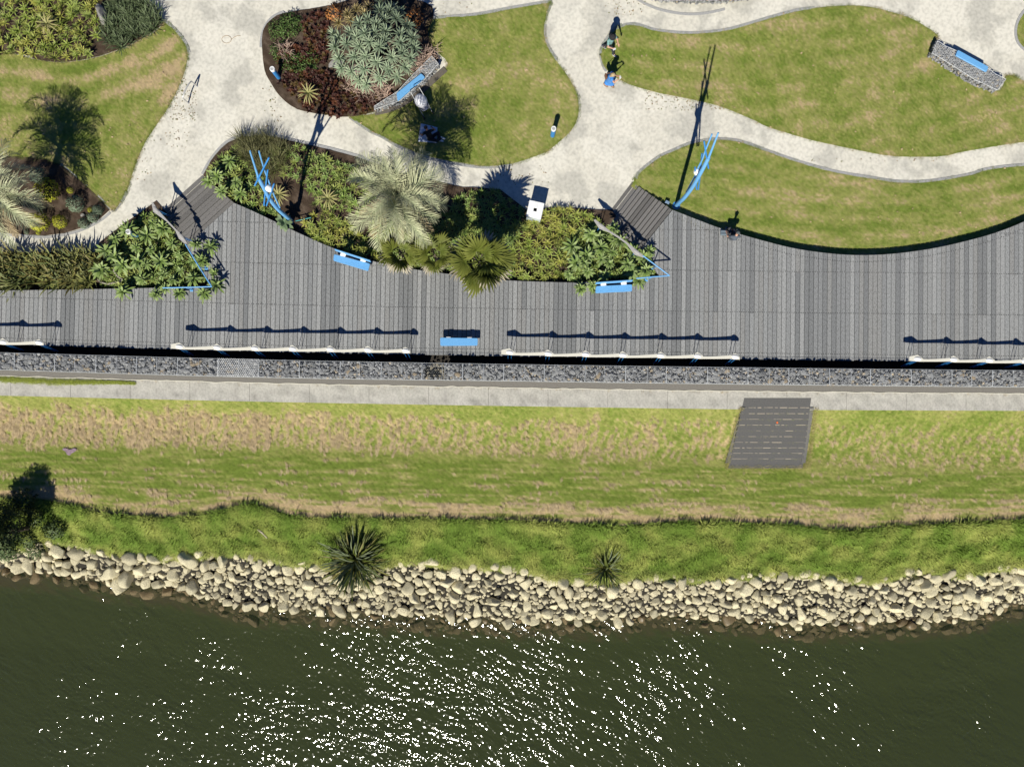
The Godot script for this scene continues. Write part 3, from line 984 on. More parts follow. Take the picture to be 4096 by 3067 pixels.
func rocks() -> void:
	var shapes := []
	for k in 10:
		shapes.append(rock_mesh(900 + k * 7, 2, 13))
	var rg := grain("rock grain", 0.03, 41, [0.0, grey(0.55), 0.35, grey(0.82), 0.6, grey(0.97), 1.0, grey(1.0)], 5)
	var o := thing("rock_revetment", Vector3.ZERO, "sloping bank of loose pale beige boulders along the water's edge", "rocks")
	var rm := mat("pale boulder", Color.WHITE, 0.88, rg, Vector3.ONE * 0.9, true)
	bump(rm, rg, 2.5)
	var kinds := []
	for k in 6:
		var a: float = [0.64, 0.70, 0.58, 0.67, 0.47, 0.60][k]
		var m := mat("boulder %d" % k, sr(a, a * 0.905, a * 0.61), 0.88, rg, Vector3.ONE * (0.7 + 0.1 * k))
		bump(m, rg, 2.5)
		kinds.append(m)
	var wet := mat("wet stained boulder", sr(0.17, 0.125, 0.06), 0.5, rg, Vector3.ONE)
	var all := []
	var cells := {}
	for pass_no in 4:
		var r0: float = [0.30, 0.21, 0.14, 0.08][pass_no]
		var r1: float = [0.42, 0.30, 0.21, 0.14][pass_no]
		var tries: int = [420, 2400, 7000, 13000][pass_no]
		for k in tries:
			var x := R(-30.5, 30.5)
			var za := curve_z(rock_t, x); var zb := curve_z(shore, x)
			var t := R(-0.06, 1.34)
			if t > 1.0 and rng.randf() < 0.3: continue
			var z := lerpf(za, zb, t) + (0.0 if t < 1 else 0.0)
			var r := R(r0, r1) * (1.25 if x < -17.0 else 1.0)
			var ok := true
			var cx := int(floor(x / 0.6)); var cz := int(floor(z / 0.6))
			for gx in range(cx - 1, cx + 2):
				for gz in range(cz - 1, cz + 2):
					for q in cells.get(Vector2i(gx, gz), []):
						if Vector2(x - q[0], z - q[1]).length() < (r + q[2]) * (0.70 if pass_no < 3 else 0.62):
							ok = false
							break
					if not ok: break
				if not ok: break
			if not ok: continue
			var key := Vector2i(cx, cz)
			if not cells.has(key): cells[key] = []
			cells[key].append([x, z, r])
			var y := lerpf(-3.0, -4.0, t) if t < 1.0 else -4.03 - (z - zb) * 0.62
			all.append([r, x, y + r * R(-0.25, 0.6) - (0.0 if pass_no < 2 else 0.05), z, t])
	all.sort_custom(func(a, b): return a[0] * (1.0 if a[4] < 1.1 else 0.4) > b[0] * (1.0 if b[4] < 1.1 else 0.4))
	var where := [[], [], []]; var tint := [PackedColorArray(), PackedColorArray(), PackedColorArray()]
	for k in all.size():
		var e: Array = all[k]
		var s: float = e[0]
		var b := Basis(Vector3(R(-0.8, 0.8), 1, R(-0.8, 0.8)).normalized(), R(0, TAU)) * Basis.from_scale(Vector3(s * R(0.95, 1.4), s * R(0.7, 1.15), s * R(0.75, 1.05)))
		var t := Transform3D(b, Vector3(e[1], e[2], e[3]))
		var soaked: bool = e[2] + s * 0.25 < RIVER + 0.03
		if k < 300:
			part("stone", shapes[rng.randi() % 10], wet if soaked else kinds[rng.randi() % 6], o, t)
		else:
			var g := rng.randi() % 3
			where[g].append(t)
			var a := R(0.40, 0.70)
			tint[g].append(Color(a, a * 0.90, a * 0.61) if not soaked else Color(0.17, 0.125, 0.06))
	for g in 3:
		copies("small_stones", shapes[g * 3], rm, where[g], tint[g], o)

# ---------------------------------------------------------------- grass
func tuft_mesh(sd: int, blades: int, h: float, w: float, spread: float, flop: float, segs: int) -> ArrayMesh:
	var keep := rng.seed
	rng.seed = sd
	var mb := MB.new()
	for k in blades:
		var a := R(0, TAU)
		var o := Vector3(R(-1, 1), 0, R(-1, 1)) * spread
		var sh := R(0.75, 1.25)
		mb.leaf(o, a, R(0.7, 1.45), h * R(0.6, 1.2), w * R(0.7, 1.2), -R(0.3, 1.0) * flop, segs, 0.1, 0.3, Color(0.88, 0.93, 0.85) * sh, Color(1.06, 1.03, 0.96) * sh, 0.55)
	rng.seed = keep
	return mb.mesh()

func grass() -> void:
	var gm := mat("grass blades", Color.WHITE, 0.75, null, Vector3.ONE, true, 0.25)
	gm.backlight_enabled = true
	gm.backlight = Color(0.35, 0.35, 0.3)
	rng.seed = 4242
	# mown lawns
	var where := []; var tint := PackedColorArray()
	for k in lawns.size():
		var poly: PackedVector2Array = lawns[k]
		var lo := poly[0]; var hi := poly[0]
		for p in poly:
			lo = lo.min(p); hi = hi.max(p)
		lo = lo.max(Vector2(-27, -20.5)); hi = hi.min(Vector2(27, 5))
		var count := int((hi.x - lo.x) * (hi.y - lo.y) * 240.0)
		for e in count:
			var p := Vector2(R(lo.x, hi.x), R(lo.y, hi.y))
			if not Geometry2D.is_point_in_polygon(p, poly): continue
			var s := R(0.7, 1.4)
			where.append(Transform3D(Basis(Vector3.UP, R(0, TAU)) * Basis.from_scale(Vector3(s, s * R(0.6, 1.1), s)), Vector3(p.x, G + 0.015, p.y)))
			var c := lawn_col(k, p.x, p.y) * R(0.85, 1.55)
			tint.append(c)
	# slope and river flat
	for e in 84000:
		var x := R(-29, 29)
		var za := curve_z(path_s, x); var zb := curve_z(slope_b, x); var zc := curve_z(bank_t, x)
		var z := R(za, zc)
		var y := slope_y(x, z)
		var t := slope_dry(x, z)
		var s := R(0.8, 1.5) * (1.5 if z < zb else 1.0)
		where.append(Transform3D(Basis(Vector3.UP, R(0, TAU)) * Basis.from_scale(Vector3(s, s * R(0.6, 1.1), s)), Vector3(x, y, z)))
		tint.append(grass_mix(t, x, z) * R(0.85, 1.5))
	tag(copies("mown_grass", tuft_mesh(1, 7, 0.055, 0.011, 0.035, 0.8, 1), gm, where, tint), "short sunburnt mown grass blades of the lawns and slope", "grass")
	# cut straw lying on the slope, combed down by the mower
	var sw := []; var sc := PackedColorArray()
	for e in 60000:
		var x := R(-29, 29)
		var za := curve_z(path_s, x); var zc := curve_z(bank_t, x)
		var z := R(za + 0.15, zc - 0.75 + 0.4 * nB.get_noise_1d(x))
		var d := slope_dry(x, z)
		if d < R(0.62, 1.15): continue
		var sx := (x / (CAM_H + 1.3) * CAM_H) * S + 2048.0
		if sx > 2880 and sx < 3270 and z < curve_z(slope_b, x) + 0.5: continue
		var comb := 0.7 * nB.get_noise_2d(x * 0.35, z * 0.5)
		var s := R(0.7, 1.3)
		sw.append(Transform3D(Basis(Vector3.UP, comb + R(-0.35, 0.35)) * Basis.from_scale(Vector3(s, s * R(0.5, 1.1), s)), Vector3(x, slope_y(x, z) + 0.03, z)))
		sc.append(Color(0.56, 0.44, 0.27) * R(0.55, 1.15))
	var straw := MB.new()
	for e in 9:
		straw.leaf(Vector3(R(-0.06, 0.06), R(0, 0.025), R(-0.1, 0.05)), PI / 2 + R(-0.35, 0.35), R(0.05, 0.4), R(0.12, 0.24), 0.011, -R(0.2, 0.7), 2, 0.1, 0.3, grey(0.8), grey(1.1), 0.5)
	tag(copies("cut_straw", straw.mesh(), gm, sw, sc), "pale cut straw combed over the slope and the foot of the bank", "straw")
	# long grass on the river bank
	where = []; tint = PackedColorArray()
	for e in 60000:
		var x := R(-30.5, 30.5)
		var za := curve_z(bank_t, x) + 0.12 * nC.get_noise_1d(x * 2.0); var zb := curve_z(rock_t, x)
		var t := R(0, 1)
		var z := lerpf(za + 0.12, zb, t)
		var y := lerpf(-2.1, -3.0, t)
		var n1 := nB.get_noise_2d(x * 0.9, z * 1.2)
		var n2 := nA.get_noise_2d(x * 2.0, z * 2.0)
		var lip := smoothstep(0.16, 0.0, t)
		var s := R(0.75, 1.25) * (1.0 + 0.35 * n1) * (1.0 + 0.2 * lip)
		where.append(Transform3D(Basis(Vector3(0, 1, 0), R(0, TAU)).rotated(Vector3(1, 0, 0.3 * n2).normalized(), (0.35 + 0.3 * n1) * (1.0 - 0.6 * lip)) * Basis.from_scale(Vector3(s, s, s)), Vector3(x, y - 0.02, z)))
		var c := Color(0.14, 0.22, 0.034).lerp(Color(0.305, 0.335, 0.085), clampf(0.35 + 0.9 * n2 + R(-0.3, 0.3), 0, 1))
		if t > 0.78: c = c.lerp(Color(0.34, 0.31, 0.12), (t - 0.78) * 3.0 * R(0.4, 1.0))
		tint.append(c * R(0.75, 1.4))
	tag(copies("long_grass", tuft_mesh(2, 9, 0.36, 0.016, 0.07, 1.3, 3), gm, where, tint), "long lush green grass of the river bank above the rocks", "grass")

# ---------------------------------------------------------------- planting beds
var bed_r: PackedVector2Array
func beds() -> void:
	rng.seed = 99
	var sg := grain("mulch grain", 0.09, 15, [0.0, Color(0.45, 0.42, 0.4), 0.45, Color(0.8, 0.78, 0.76), 0.75, Color(1, 1, 1), 1.0, Color(1, 1, 1)], 4)
	var soil := mat("bark mulch", Color.WHITE, 0.95, sg, Vector3.ONE * 1.1, true, 0.2)
	bump(soil, sg, 3.0)
	bed_r = smooth(plan([1048, 190, 1052, 125, 1078, 84, 1122, 58, 1200, 42, 1320, 22, 1500, -20, 1700, 10, 1735, 60, 1712, 130, 1735, 195, 1752, 255, 1660, 345, 1560, 425, 1490, 450, 1400, 468, 1300, 460, 1190, 438, 1122, 388, 1082, 330, 1058, 280], G), true, 3)
	var outlines := [
		bed_r,
		plan([812, 702, 842, 645, 882, 596, 917, 568, 960, 551, 1024, 544, 1090, 547, 1180, 568, 1300, 595, 1420, 626, 1480, 648, 1600, 692, 1850, 748, 1900, 750, 2000, 757, 2110, 842, 2200, 830, 2300, 832, 2400, 840, 2446, 838, 2560, 1000, 2650, 1118, 2500, 1140, 2307, 1152, 2048, 1144, 1760, 1112, 1500, 1068, 1340, 1017, 1180, 947, 1024, 872, 935, 832], G),
		plan([-600, 1016, 380, 1008, 400, 968, 460, 922, 500, 892, 600, 822, 625, 802, 742, 937, 862, 1156, 560, 1168, -600, 1176], G),
		smooth(plan([-600, -200, 420, -200, 560, -10, 600, 45, 638, 82, 652, 98, 580, 150, 500, 189, 400, 225, 300, 245, 220, 249, 130, 235, 60, 216, -600, 203], G), true, 2),
		plan([-600, 610, 0, 622, 100, 629, 180, 639, 240, 657, 290, 699, 350, 749, 402, 797, 438, 842, 400, 876, 330, 912, 260, 932, 180, 943, 100, 938, -60, 926, -600, 900], G),
	]
	for k in outlines.size():
		struct("garden_bed", sheet(outlines[k], 0.15, func(x, z): return G + 0.026 + 0.05 * absf(nB.get_noise_2d(x, z)), func(x, z): return Color(0.105, 0.075, 0.056).lerp(Color(0.20, 0.155, 0.12), smoothstep(-0.1, 0.7, nB.get_noise_2d(x * 1.5, z * 1.5) + 0.5 * nC.get_noise_2d(x, z)))), soil)

func leaf_mat(called: String, rough := 0.6, back := 0.25) -> StandardMaterial3D:
	var m := mat(called, Color.WHITE, rough, null, Vector3.ONE, true, 0.4)
	m.backlight_enabled = true
	m.backlight = Color(back, back, back * 0.8)
	return m

# a rosette of strap leaves in one mesh, leaves from flat outer ones to upright inner ones
func rosette(sd: int, leaves: int, length: float, width: float, low: float, high: float, bend: float, c0: Color, c1: Color, segs := 3, shape := 0.3, fold := 0.2) -> ArrayMesh:
	rng.seed = sd
	var mb := MB.new()
	for k in leaves:
		var t := float(k) / leaves
		var sh := R(0.8, 1.2)
		mb.leaf(Vector3(0, 0.02, 0), k * 2.39996 + R(-0.2, 0.2), lerpf(low, high, t) + R(-0.1, 0.1), length * R(0.8, 1.1) * lerpf(1.0, 0.75, t), width * R(0.85, 1.15), bend * R(0.5, 1.4), segs, fold, shape, c0 * sh, c1 * sh, 0.3)
	return mb.mesh()

# scatter copies of small plants over a plan polygon, no closer than gap
func spread(poly: PackedVector2Array, gap: float, y: float, tries: int, s0: float, s1: float, tone: Callable) -> Array:
	var lo := poly[0]; var hi := poly[0]
	for p in poly:
		lo = lo.min(p); hi = hi.max(p)
	var cells := {}
	var where := []; var tint := PackedColorArray()
	for e in tries:
		var p := Vector2(R(lo.x, hi.x), R(lo.y, hi.y))
		if not Geometry2D.is_point_in_polygon(p, poly): continue
		var c := Vector2i((p / gap).floor())
		var ok := true
		for gx in range(c.x - 1, c.x + 2):
			for gy in range(c.y - 1, c.y + 2):
				if cells.has(Vector2i(gx, gy)) and cells[Vector2i(gx, gy)].distance_to(p) < gap: ok = false
		if not ok: continue
		cells[c] = p
		var s := R(s0, s1)
		where.append(Transform3D(Basis(Vector3(R(-0.25, 0.25), 1, R(-0.25, 0.25)).normalized(), R(0, TAU)) * Basis.from_scale(Vector3(s, s * R(0.8, 1.2), s)), Vector3(p.x, y + R(0, 0.1) + 0.12 * nB.get_noise_2d(p.x * 1.5, p.y * 1.5), p.y)))
		tint.append(tone.call(p.x, p.y))
	return [where, tint]

func palm_frond(sd: int, length: float, pitch: float, bend: float, leaf_len: float, pairs: int, c0: Color, c1: Color) -> ArrayMesh:
	rng.seed = sd
	var mb := MB.new()
	var p := Vector3.ZERO
	var pts := []; var rad := []; var dirs := []
	var n := 12
	for k in n + 1:
		var t := float(k) / n
		var a := pitch + bend * t * t
		var d := Vector3(cos(a), sin(a), 0)
		pts.append(p); dirs.append(d); rad.append(lerpf(0.028, 0.006, t))
		p += d * (length / n)
	mb.col = c0 * 0.9
	mb.tube(pts, rad, 4, false)
	for k in pairs:
		var t := lerpf(0.14, 1.0, (k + R(-0.2, 0.2)) / pairs)
		var f := clampf(t, 0, 1) * n
		var i0 := mini(int(f), n - 1)
		var o: Vector3 = pts[i0].lerp(pts[i0 + 1], f - i0)
		var d: Vector3 = dirs[i0].lerp(dirs[i0 + 1], f - i0)
		var up := Vector3(-d.y, d.x, 0)
		var ll := leaf_len * sin(PI * clampf(0.18 + 0.72 * t, 0, 1)) * R(0.85, 1.1)
		for s in [-1.0, 1.0]:
			var ld := (d * R(0.75, 1.05) + Vector3(0, 0, s) * R(0.65, 0.85) + up * R(0.25, 0.6)).normalized()
			var mid := o + ld * ll * 0.55
			var tip := mid + (ld + Vector3(0, -R(0.25, 0.7), 0)).normalized() * ll * 0.45
			var w := d * 0.021
			var sh := R(0.75, 1.2)
			var nn = (ld.cross(d) * s).normalized()
			if nn.y < 0: nn = -nn
			nn = nn.lerp(Vector3.UP, 0.08).normalized()
			var q := mb.v.size()
			mb.col = c0 * sh; mb.vert(o - w * 0.7, nn); mb.vert(o + w * 0.7, nn)
			mb.col = c0.lerp(c1, 0.5) * sh; mb.vert(mid - w, nn); mb.vert(mid + w, nn)
			mb.col = c1 * sh; mb.vert(tip, nn)
			mb.idx3(q, q + 2, q + 3); mb.idx3(q, q + 3, q + 1); mb.idx3(q + 2, q + 4, q + 3)
	return mb.mesh()

func fan_leaf(sd: int, r: float, stalk: float, c0: Color, c1: Color) -> ArrayMesh:
	rng.seed = sd
	var mb := MB.new()
	mb.col = c0 * 0.8
	mb.tube([Vector3.ZERO, Vector3(stalk * 0.6, stalk * 0.12, 0), Vector3(stalk, 0.0, 0)], [0.02, 0.014, 0.01], 4, false)
	var segs := 22
	for k in segs:
		var a := lerpf(-2.3, 2.3, (k + 0.5) / segs)
		var l := r * R(0.85, 1.1) * lerpf(1.0, 0.72, absf(a) / 2.3)
		var o := Vector3(stalk, 0, 0)
		mb.leaf(o, a, 0.18 + R(-0.06, 0.06), l, r * 0.13, -0.5 - R(0, 0.5), 3, 0.3, 0.55, c0 * R(0.8, 1.2), c1 * R(0.8, 1.2), 0.3)
	return mb.mesh()

func leafy_ball(sd: int, r: Vector3, count: int, size: float, c0: Color, c1: Color, hollow := 0.55) -> ArrayMesh:
	rng.seed = sd
	var mb := MB.new()
	var lump := noise(2.2, sd, 2)
	for k in count:
		var d := Vector3(R(-1, 1), R(-0.5, 1), R(-1, 1))
		if d.length() > 1.0 or d.length() < 0.05: continue
		d = d.normalized()
		var rr := sqrt(R(hollow, 1.0)) * (0.86 + 0.3 * lump.get_noise_3dv(d * 1.4))
		var p := d * rr * r
		var a := Vector3(R(-1, 1), R(-1, 1), R(-1, 1)).normalized()
		var b := a.cross(d + Vector3(0.01, 0.2, 0)).normalized()
		var l := (d + a * 0.8).normalized() * size * R(0.7, 1.3)
		b *= size * 0.28
		mb.col = c0.lerp(c1, rng.randf())
		var nn := (d + Vector3.UP * 0.4 + a * 0.5).normalized()
		var q := mb.v.size()
		mb.vert(p, nn); mb.vert(p + l * 0.5 + b, nn); mb.vert(p + l, nn); mb.vert(p + l * 0.5 - b, nn)
		mb.idx3(q, q + 1, q + 2); mb.idx3(q, q + 2, q + 3)
	return mb.mesh()

func stem_mesh(h: float, r: float, lean := Vector3.ZERO) -> ArrayMesh:
	var mb := MB.new()
	mb.tube([Vector3.ZERO, Vector3(0, h * 0.5, 0) + lean * 0.3, Vector3(0, h, 0) + lean], [r, r * 0.8, r * 0.6], 8)
	return mb.mesh()

func plants() -> void:
	var lm := leaf_mat("plant leaf")
	var bark := mat("brown bark", sr(0.16, 0.125, 0.095), 0.95, texs["soil grain"], Vector3.ONE * 2.0)
	var dark := func(_x, _z): return Color.WHITE * R(0.88, 1.12)
	# --- low aloe ground covers
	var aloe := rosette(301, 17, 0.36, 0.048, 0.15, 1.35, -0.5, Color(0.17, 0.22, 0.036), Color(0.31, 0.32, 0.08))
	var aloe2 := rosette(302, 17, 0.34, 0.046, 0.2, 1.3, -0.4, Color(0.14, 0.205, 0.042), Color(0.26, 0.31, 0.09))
	rng.seed = 310
	var areas := [
		["spiky yellow-green rosettes packed round the grey boulder", [-200, -60, 380, -60, 400, 90, 360, 215, 230, 236, 120, 222, -200, 190], 0.30, aloe, 0.12],
		["clumps of small aloes beside the narrow path near the tilted blue mast", [1085, 590, 1200, 585, 1330, 640, 1440, 680, 1500, 800, 1440, 850, 1250, 820, 1230, 740, 1100, 700], 0.29, aloe2, 0.05],
		["dense aloes between the blue backed bench and the feathery palm", [1215, 880, 1300, 850, 1400, 900, 1480, 980, 1500, 1028, 1420, 1020, 1330, 985, 1230, 935], 0.27, aloe, 0.1],
		["shaded dark aloes beside the white bin", [1850, 770, 2000, 765, 2100, 850, 2110, 910, 2040, 960, 1850, 930, 1800, 850], 0.27, aloe2, 0.1],
		["deep shaded aloes between the fan palms and the feathery palm", [1480, 900, 1640, 880, 1800, 850, 2060, 930, 2050, 1105, 1900, 1098, 1640, 1062, 1490, 1030], 0.23, aloe2, 0.05],
		["low green foliage under the agaves of the planter by the hedge", [400, 1000, 470, 930, 600, 850, 640, 860, 735, 990, 830, 1120, 560, 1150, 400, 1140], 0.2, aloe2, 0.02],
		["low green foliage under the agaves of the planter behind the bench", [2270, 940, 2400, 900, 2450, 930, 2560, 1010, 2620, 1095, 2500, 1110, 2290, 1120], 0.2, aloe2, 0.02],
		["small weeds under the agaves beside the steps", [830, 690, 900, 610, 980, 560, 1060, 700, 1120, 860, 1010, 850, 900, 770], 0.27, aloe2, 0.0],
		["sunlit carpet of aloes behind the fan palms", [2060, 910, 2120, 880, 2190, 840, 2290, 838, 2380, 850, 2400, 900, 2360, 960, 2270, 960, 2250, 1120, 2060, 1112, 2050, 1000], 0.28, aloe, 0.12],
	]
	for a in areas:
		var k0: float = 1.0
		var sp := spread(plan(a[1], -0.2), a[2], G + 0.05 + a[4], 6000, 0.75, 1.25, func(_x, _z): return [Color(1, 1, 1), Color(0.85, 0.95, 0.8), Color(1.15, 1.05, 1.0), Color(0.95, 1.05, 1.15)][rng.randi() % 4] * k0)
		tag(copies("aloe_ground_cover", a[3], lm, sp[0], sp[1]), a[0], "plants")
	# --- bronze strap-leaf hedge
	var strap := rosette(303, 16, 0.95, 0.075, 0.75, 1.5, -0.5, Color(0.085, 0.105, 0.034), Color(0.155, 0.16, 0.06), 5, 0.4, 0.15)
	rng.seed = 311
	var hs := spread(plan([-300, 1022, 330, 1016, 400, 1040, 395, 1100, 350, 1132, -300, 1138], 0.0), 0.24, G + 0.03, 5000, 0.8, 1.25, func(_x, _z): return [Color(1, 1, 1), Color(1.15, 0.95, 0.75), Color(0.8, 0.95, 0.8), Color(1.5, 1.45, 1.1)][rng.randi() % 4] * R(0.85, 1.1))
	tag(copies("strap_leaf_hedge", strap, lm, hs[0], hs[1]), "bronze green strap-leaved hedge strip along the edge of the boardwalk", "hedge")
	var drk := rosette(304, 18, 0.6, 0.04, 0.6, 1.5, -0.4, Color(0.06, 0.09, 0.04), Color(0.10, 0.13, 0.06), 4, 0.4, 0.15)
	rng.seed = 312
	var bs := spread(plan([430, -40, 560, -20, 630, 30, 628, 90, 560, 130, 480, 185, 410, 160, 420, 60], 0.0), 0.2, G + 0.03, 3000, 0.8, 1.2, dark)
	tag(copies("strap_leaf_bush", drk, lm, bs[0], bs[1]), "dark green strap-leaved bush beside the grey boulder", "bush")
	# --- round bed: red-brown succulents, green leafy weeds, dry stalks
	var red := rosette(305, 16, 0.14, 0.06, 0.1, 1.2, 0.1, Color(0.05, 0.028, 0.016), Color(0.075, 0.024, 0.02), 2, 0.6, 0.1)
	rng.seed = 313
	var where := []; var tint := PackedColorArray()
	for a in [[1130, 285, 1290, 280, 1400, 300, 1580, 380, 1570, 420, 1480, 448, 1350, 462, 1230, 440, 1180, 390, 1110, 330], [1210, 60, 1300, 50, 1320, 160, 1300, 260, 1230, 240, 1210, 150], [1105, 190, 1200, 180, 1250, 200, 1220, 260, 1120, 270]]:
		var sp := spread(plan(a, -0.2), 0.17, G + 0.12, 4000, 0.9, 1.7, func(_x, _z): return [Color(0.9, 0.85, 0.9), Color(1.2, 1.9, 0.8), Color(0.75, 0.7, 0.8), Color(1.5, 1.4, 1.0)][rng.randi() % 4] * R(0.85, 1.15))
		where.append_array(sp[0]); tint.append_array(sp[1])
	tag(copies("red_succulents", red, lm, where, tint), "mass of dark red-brown succulent rosettes in the round bed", "plants")
	var weed := leafy_ball(306, Vector3(0.22, 0.16, 0.22), 120, 0.07, Color(0.06, 0.13, 0.03), Color(0.14, 0.22, 0.06), 0.3)
	rng.seed = 314
	where = []; tint = PackedColorArray()
	for a in [[1075, 95, 1130, 62, 1200, 60, 1210, 110, 1160, 140, 1090, 150], [1085, 185, 1130, 170, 1150, 230, 1100, 240], [1190, 215, 1260, 200, 1270, 260, 1220, 290, 1130, 270, 1130, 240]]:
		var sp := spread(plan(a, -0.2), 0.2, G + 0.12, 1500, 0.8, 1.3, dark)
		where.append_array(sp[0]); tint.append_array(sp[1])
	tag(copies("leafy_weeds", weed, lm, where, tint), "patches of fresh green leafy weeds at the tip of the round bed", "plants")
	var twig := MB.new()
	rng.seed = 315
	for k in 14:
		var a := R(0, TAU); var o := Vector3(R(-0.15, 0.15), R(0, 0.1), R(-0.15, 0.15))
		var d := Vector3(cos(a), R(0.1, 0.9), sin(a)) * R(0.12, 0.3)
		twig.tube([o, o + d * 0.6, o + d + Vector3(R(-0.05, 0.05), -0.04, R(-0.05, 0.05))], [0.011, 0.009, 0.004], 4, false)
	where = []; tint = PackedColorArray()
	for a in [[1370, 275, 1470, 265, 1540, 330, 1560, 390, 1480, 400, 1390, 350], [1130, 180, 1160, 175, 1165, 220, 1140, 225], [1640, 190, 1740, 200, 1740, 250, 1660, 290]]:
		var sp := spread(plan(a, -0.2), 0.2, G + 0.2, 1200, 0.9, 1.6, func(_x, _z): return Color(0.48, 0.35, 0.28) * R(0.6, 1.2))
		where.append_array(sp[0]); tint.append_array(sp[1])
	tag(copies("dry_stalks", twig.mesh(), mat("dry stalk", Color.WHITE, 0.9, null, Vector3.ONE, true), where, tint), "pale dead stalks lying among the red succulents", "stalks")
	# --- wispy dry bush by the narrow path
	var wisp := rosette(307, 40, 0.8, 0.016, 0.7, 1.5, -0.3, Color(0.085, 0.09, 0.035), Color(0.14, 0.135, 0.055), 3)
	rng.seed = 316
	var ws := spread(plan([950, 560, 1040, 552, 1110, 560, 1150, 600, 1120, 680, 1040, 700, 980, 650], -0.2), 0.2, G + 0.05, 1200, 0.8, 1.3, dark)
	var wb := thing("wispy_bush", W(1050, 610, G), "wispy brown-green bush where the narrow path begins", "bush")
	wb.position = Vector3.ZERO
	copies("foliage", wisp, lm, ws[0], ws[1], wb)

	# --- agaves, each leaf its own piece
	var agave_leaf := []
	for k in 3:
		var mb := MB.new()
		mb.leaf(Vector3.ZERO, 0.0, 0.0, 0.50, 0.105, [-0.25, 0.1, -0.6][k], 5, 0.3, 0.5, [Color(0.15, 0.225, 0.06), Color(0.20, 0.28, 0.11), Color(0.11, 0.175, 0.045)][k], [Color(0.22, 0.29, 0.085), Color(0.28, 0.345, 0.14), Color(0.155, 0.22, 0.055)][k], 0.08)
		agave_leaf.append(mb.mesh())
	var blue_leaf := MB.new()
	blue_leaf.leaf(Vector3.ZERO, 0.0, 0.0, 0.44, 0.15, -0.2, 5, 0.2, 0.55, Color(0.095, 0.155, 0.10), Color(0.15, 0.205, 0.095), 0.25)
	rng.seed = 320
	var sets := [
		["pale green agave rosette in the triangular planter by the strap-leaved hedge", "agaves in the planter by the hedge", [419, 1001, 463, 959, 585, 945, 655, 920, 602, 1001, 490, 1052, 546, 982, 717, 1010, 778, 968, 833, 996, 699, 1117, 764, 1043, 391, 1084, 565, 1107, 495, 1158, 611, 1168, 722, 1180, 819, 1178, 858, 1152, 847, 1090, 643, 1098, 640, 1045, 540, 1045, 690, 970, 520, 915, 610, 905, 735, 1085, 780, 1120, 450, 1020, 590, 1050, 660, 1140, 805, 1045]],
		["pale green agave rosette at the corner beside the shadow-crossed steps", "agaves beside the steps", [856, 694, 921, 648, 838, 725, 926, 728, 963, 774, 884, 756]],
		["pale green agave rosette in the triangular planter behind the bench and blue rail", "agaves in the planter behind the bench", [2291, 987, 2344, 1019, 2367, 1075, 2279, 1089, 2441, 1061, 2446, 964, 2483, 978, 2446, 1015, 2585, 1085, 2576, 1038, 2372, 1128, 2325, 1152, 2362, 1158, 2562, 1128, 2400, 996, 2363, 931, 2462, 912, 2594, 1000, 2410, 1040, 2500, 1060, 2325, 1060, 2530, 1010, 2420, 1095, 2300, 1040, 2540, 1085, 2395, 955]],
	]
	for st in sets:
		var list: Array = st[2]
		for k in range(0, list.size(), 2):
			var h := R(0.1, 0.45)
			var at := W(list[k], list[k + 1], h)
			var o := thing("agave", Vector3(at.x, G, at.z), st[0], "agave", st[1], R(0, TAU))
			o.rotation = Vector3(R(-0.2, 0.2), o.rotation.y, R(-0.2, 0.2))
			agave(o, agave_leaf, h - G, R(0.65, 1.3), lm, bark)
	var bt := W(1135, 889, 0.35)
	var big := thing("agave", Vector3(bt.x, G, bt.z), "large blue-green agave rosette overhanging the deck edge at the tilted mast's foot", "agave")
	agave(big, [blue_leaf.mesh()], 0.35 - G, 1.25, lm, bark)
	# --- spidery aloes
	var spid := []
	for k in 2:
		var mb := MB.new()
		mb.leaf(Vector3.ZERO, 0.0, 0.0, 0.62, 0.06, -1.1 - 0.5 * k, 6, 0.25, 0.25, Color(0.24, 0.25, 0.085), Color(0.38, 0.33, 0.15), 0.25)
		spid.append(mb.mesh())
	for a in [[1311, 793, "spidery yellow-green aloe on bare soil beside the feathery palm"], [1112, 778, "spidery aloe with curling dry leaves under the tilted mast"], [1232, 372, "spiky yellow-green yucca among the red succulents"], [185, 95, "pale grey aloe on a short stalk above the rosettes"]]:
		var at := W(a[0], a[1], 0.1)
		var o := thing("spidery_aloe", Vector3(at.x, G, at.z), a[2], "aloe")
		part("stem", stem_mesh(0.5, 0.06), bark, o)
		for k in 22:
			part("leaf", spid[k % 2], lm, o, Transform3D(Basis(Vector3.UP, k * 2.4) * Basis(Vector3.BACK, lerpf(0.15, 1.2, k / 22.0)), Vector3(0, 0.5, 0)))
	# --- big feathery palm and its neighbour at the frame edge
	var fc0 := Color(0.33, 0.365, 0.215); var fc1 := Color(0.53, 0.52, 0.335)
	var fronds := [palm_frond(401, 2.7, 0.95, -2.3, 0.72, 30, fc0, fc1), palm_frond(402, 2.6, 0.55, -2.1, 0.70, 30, fc0 * 1.1, fc1), palm_frond(403, 2.3, 1.3, -1.9, 0.66, 30, fc0 * 0.9, fc1 * 0.9), palm_frond(404, 2.0, 0.1, -1.3, 0.5, 34, Color(0.30, 0.24, 0.14), Color(0.42, 0.33, 0.2))]
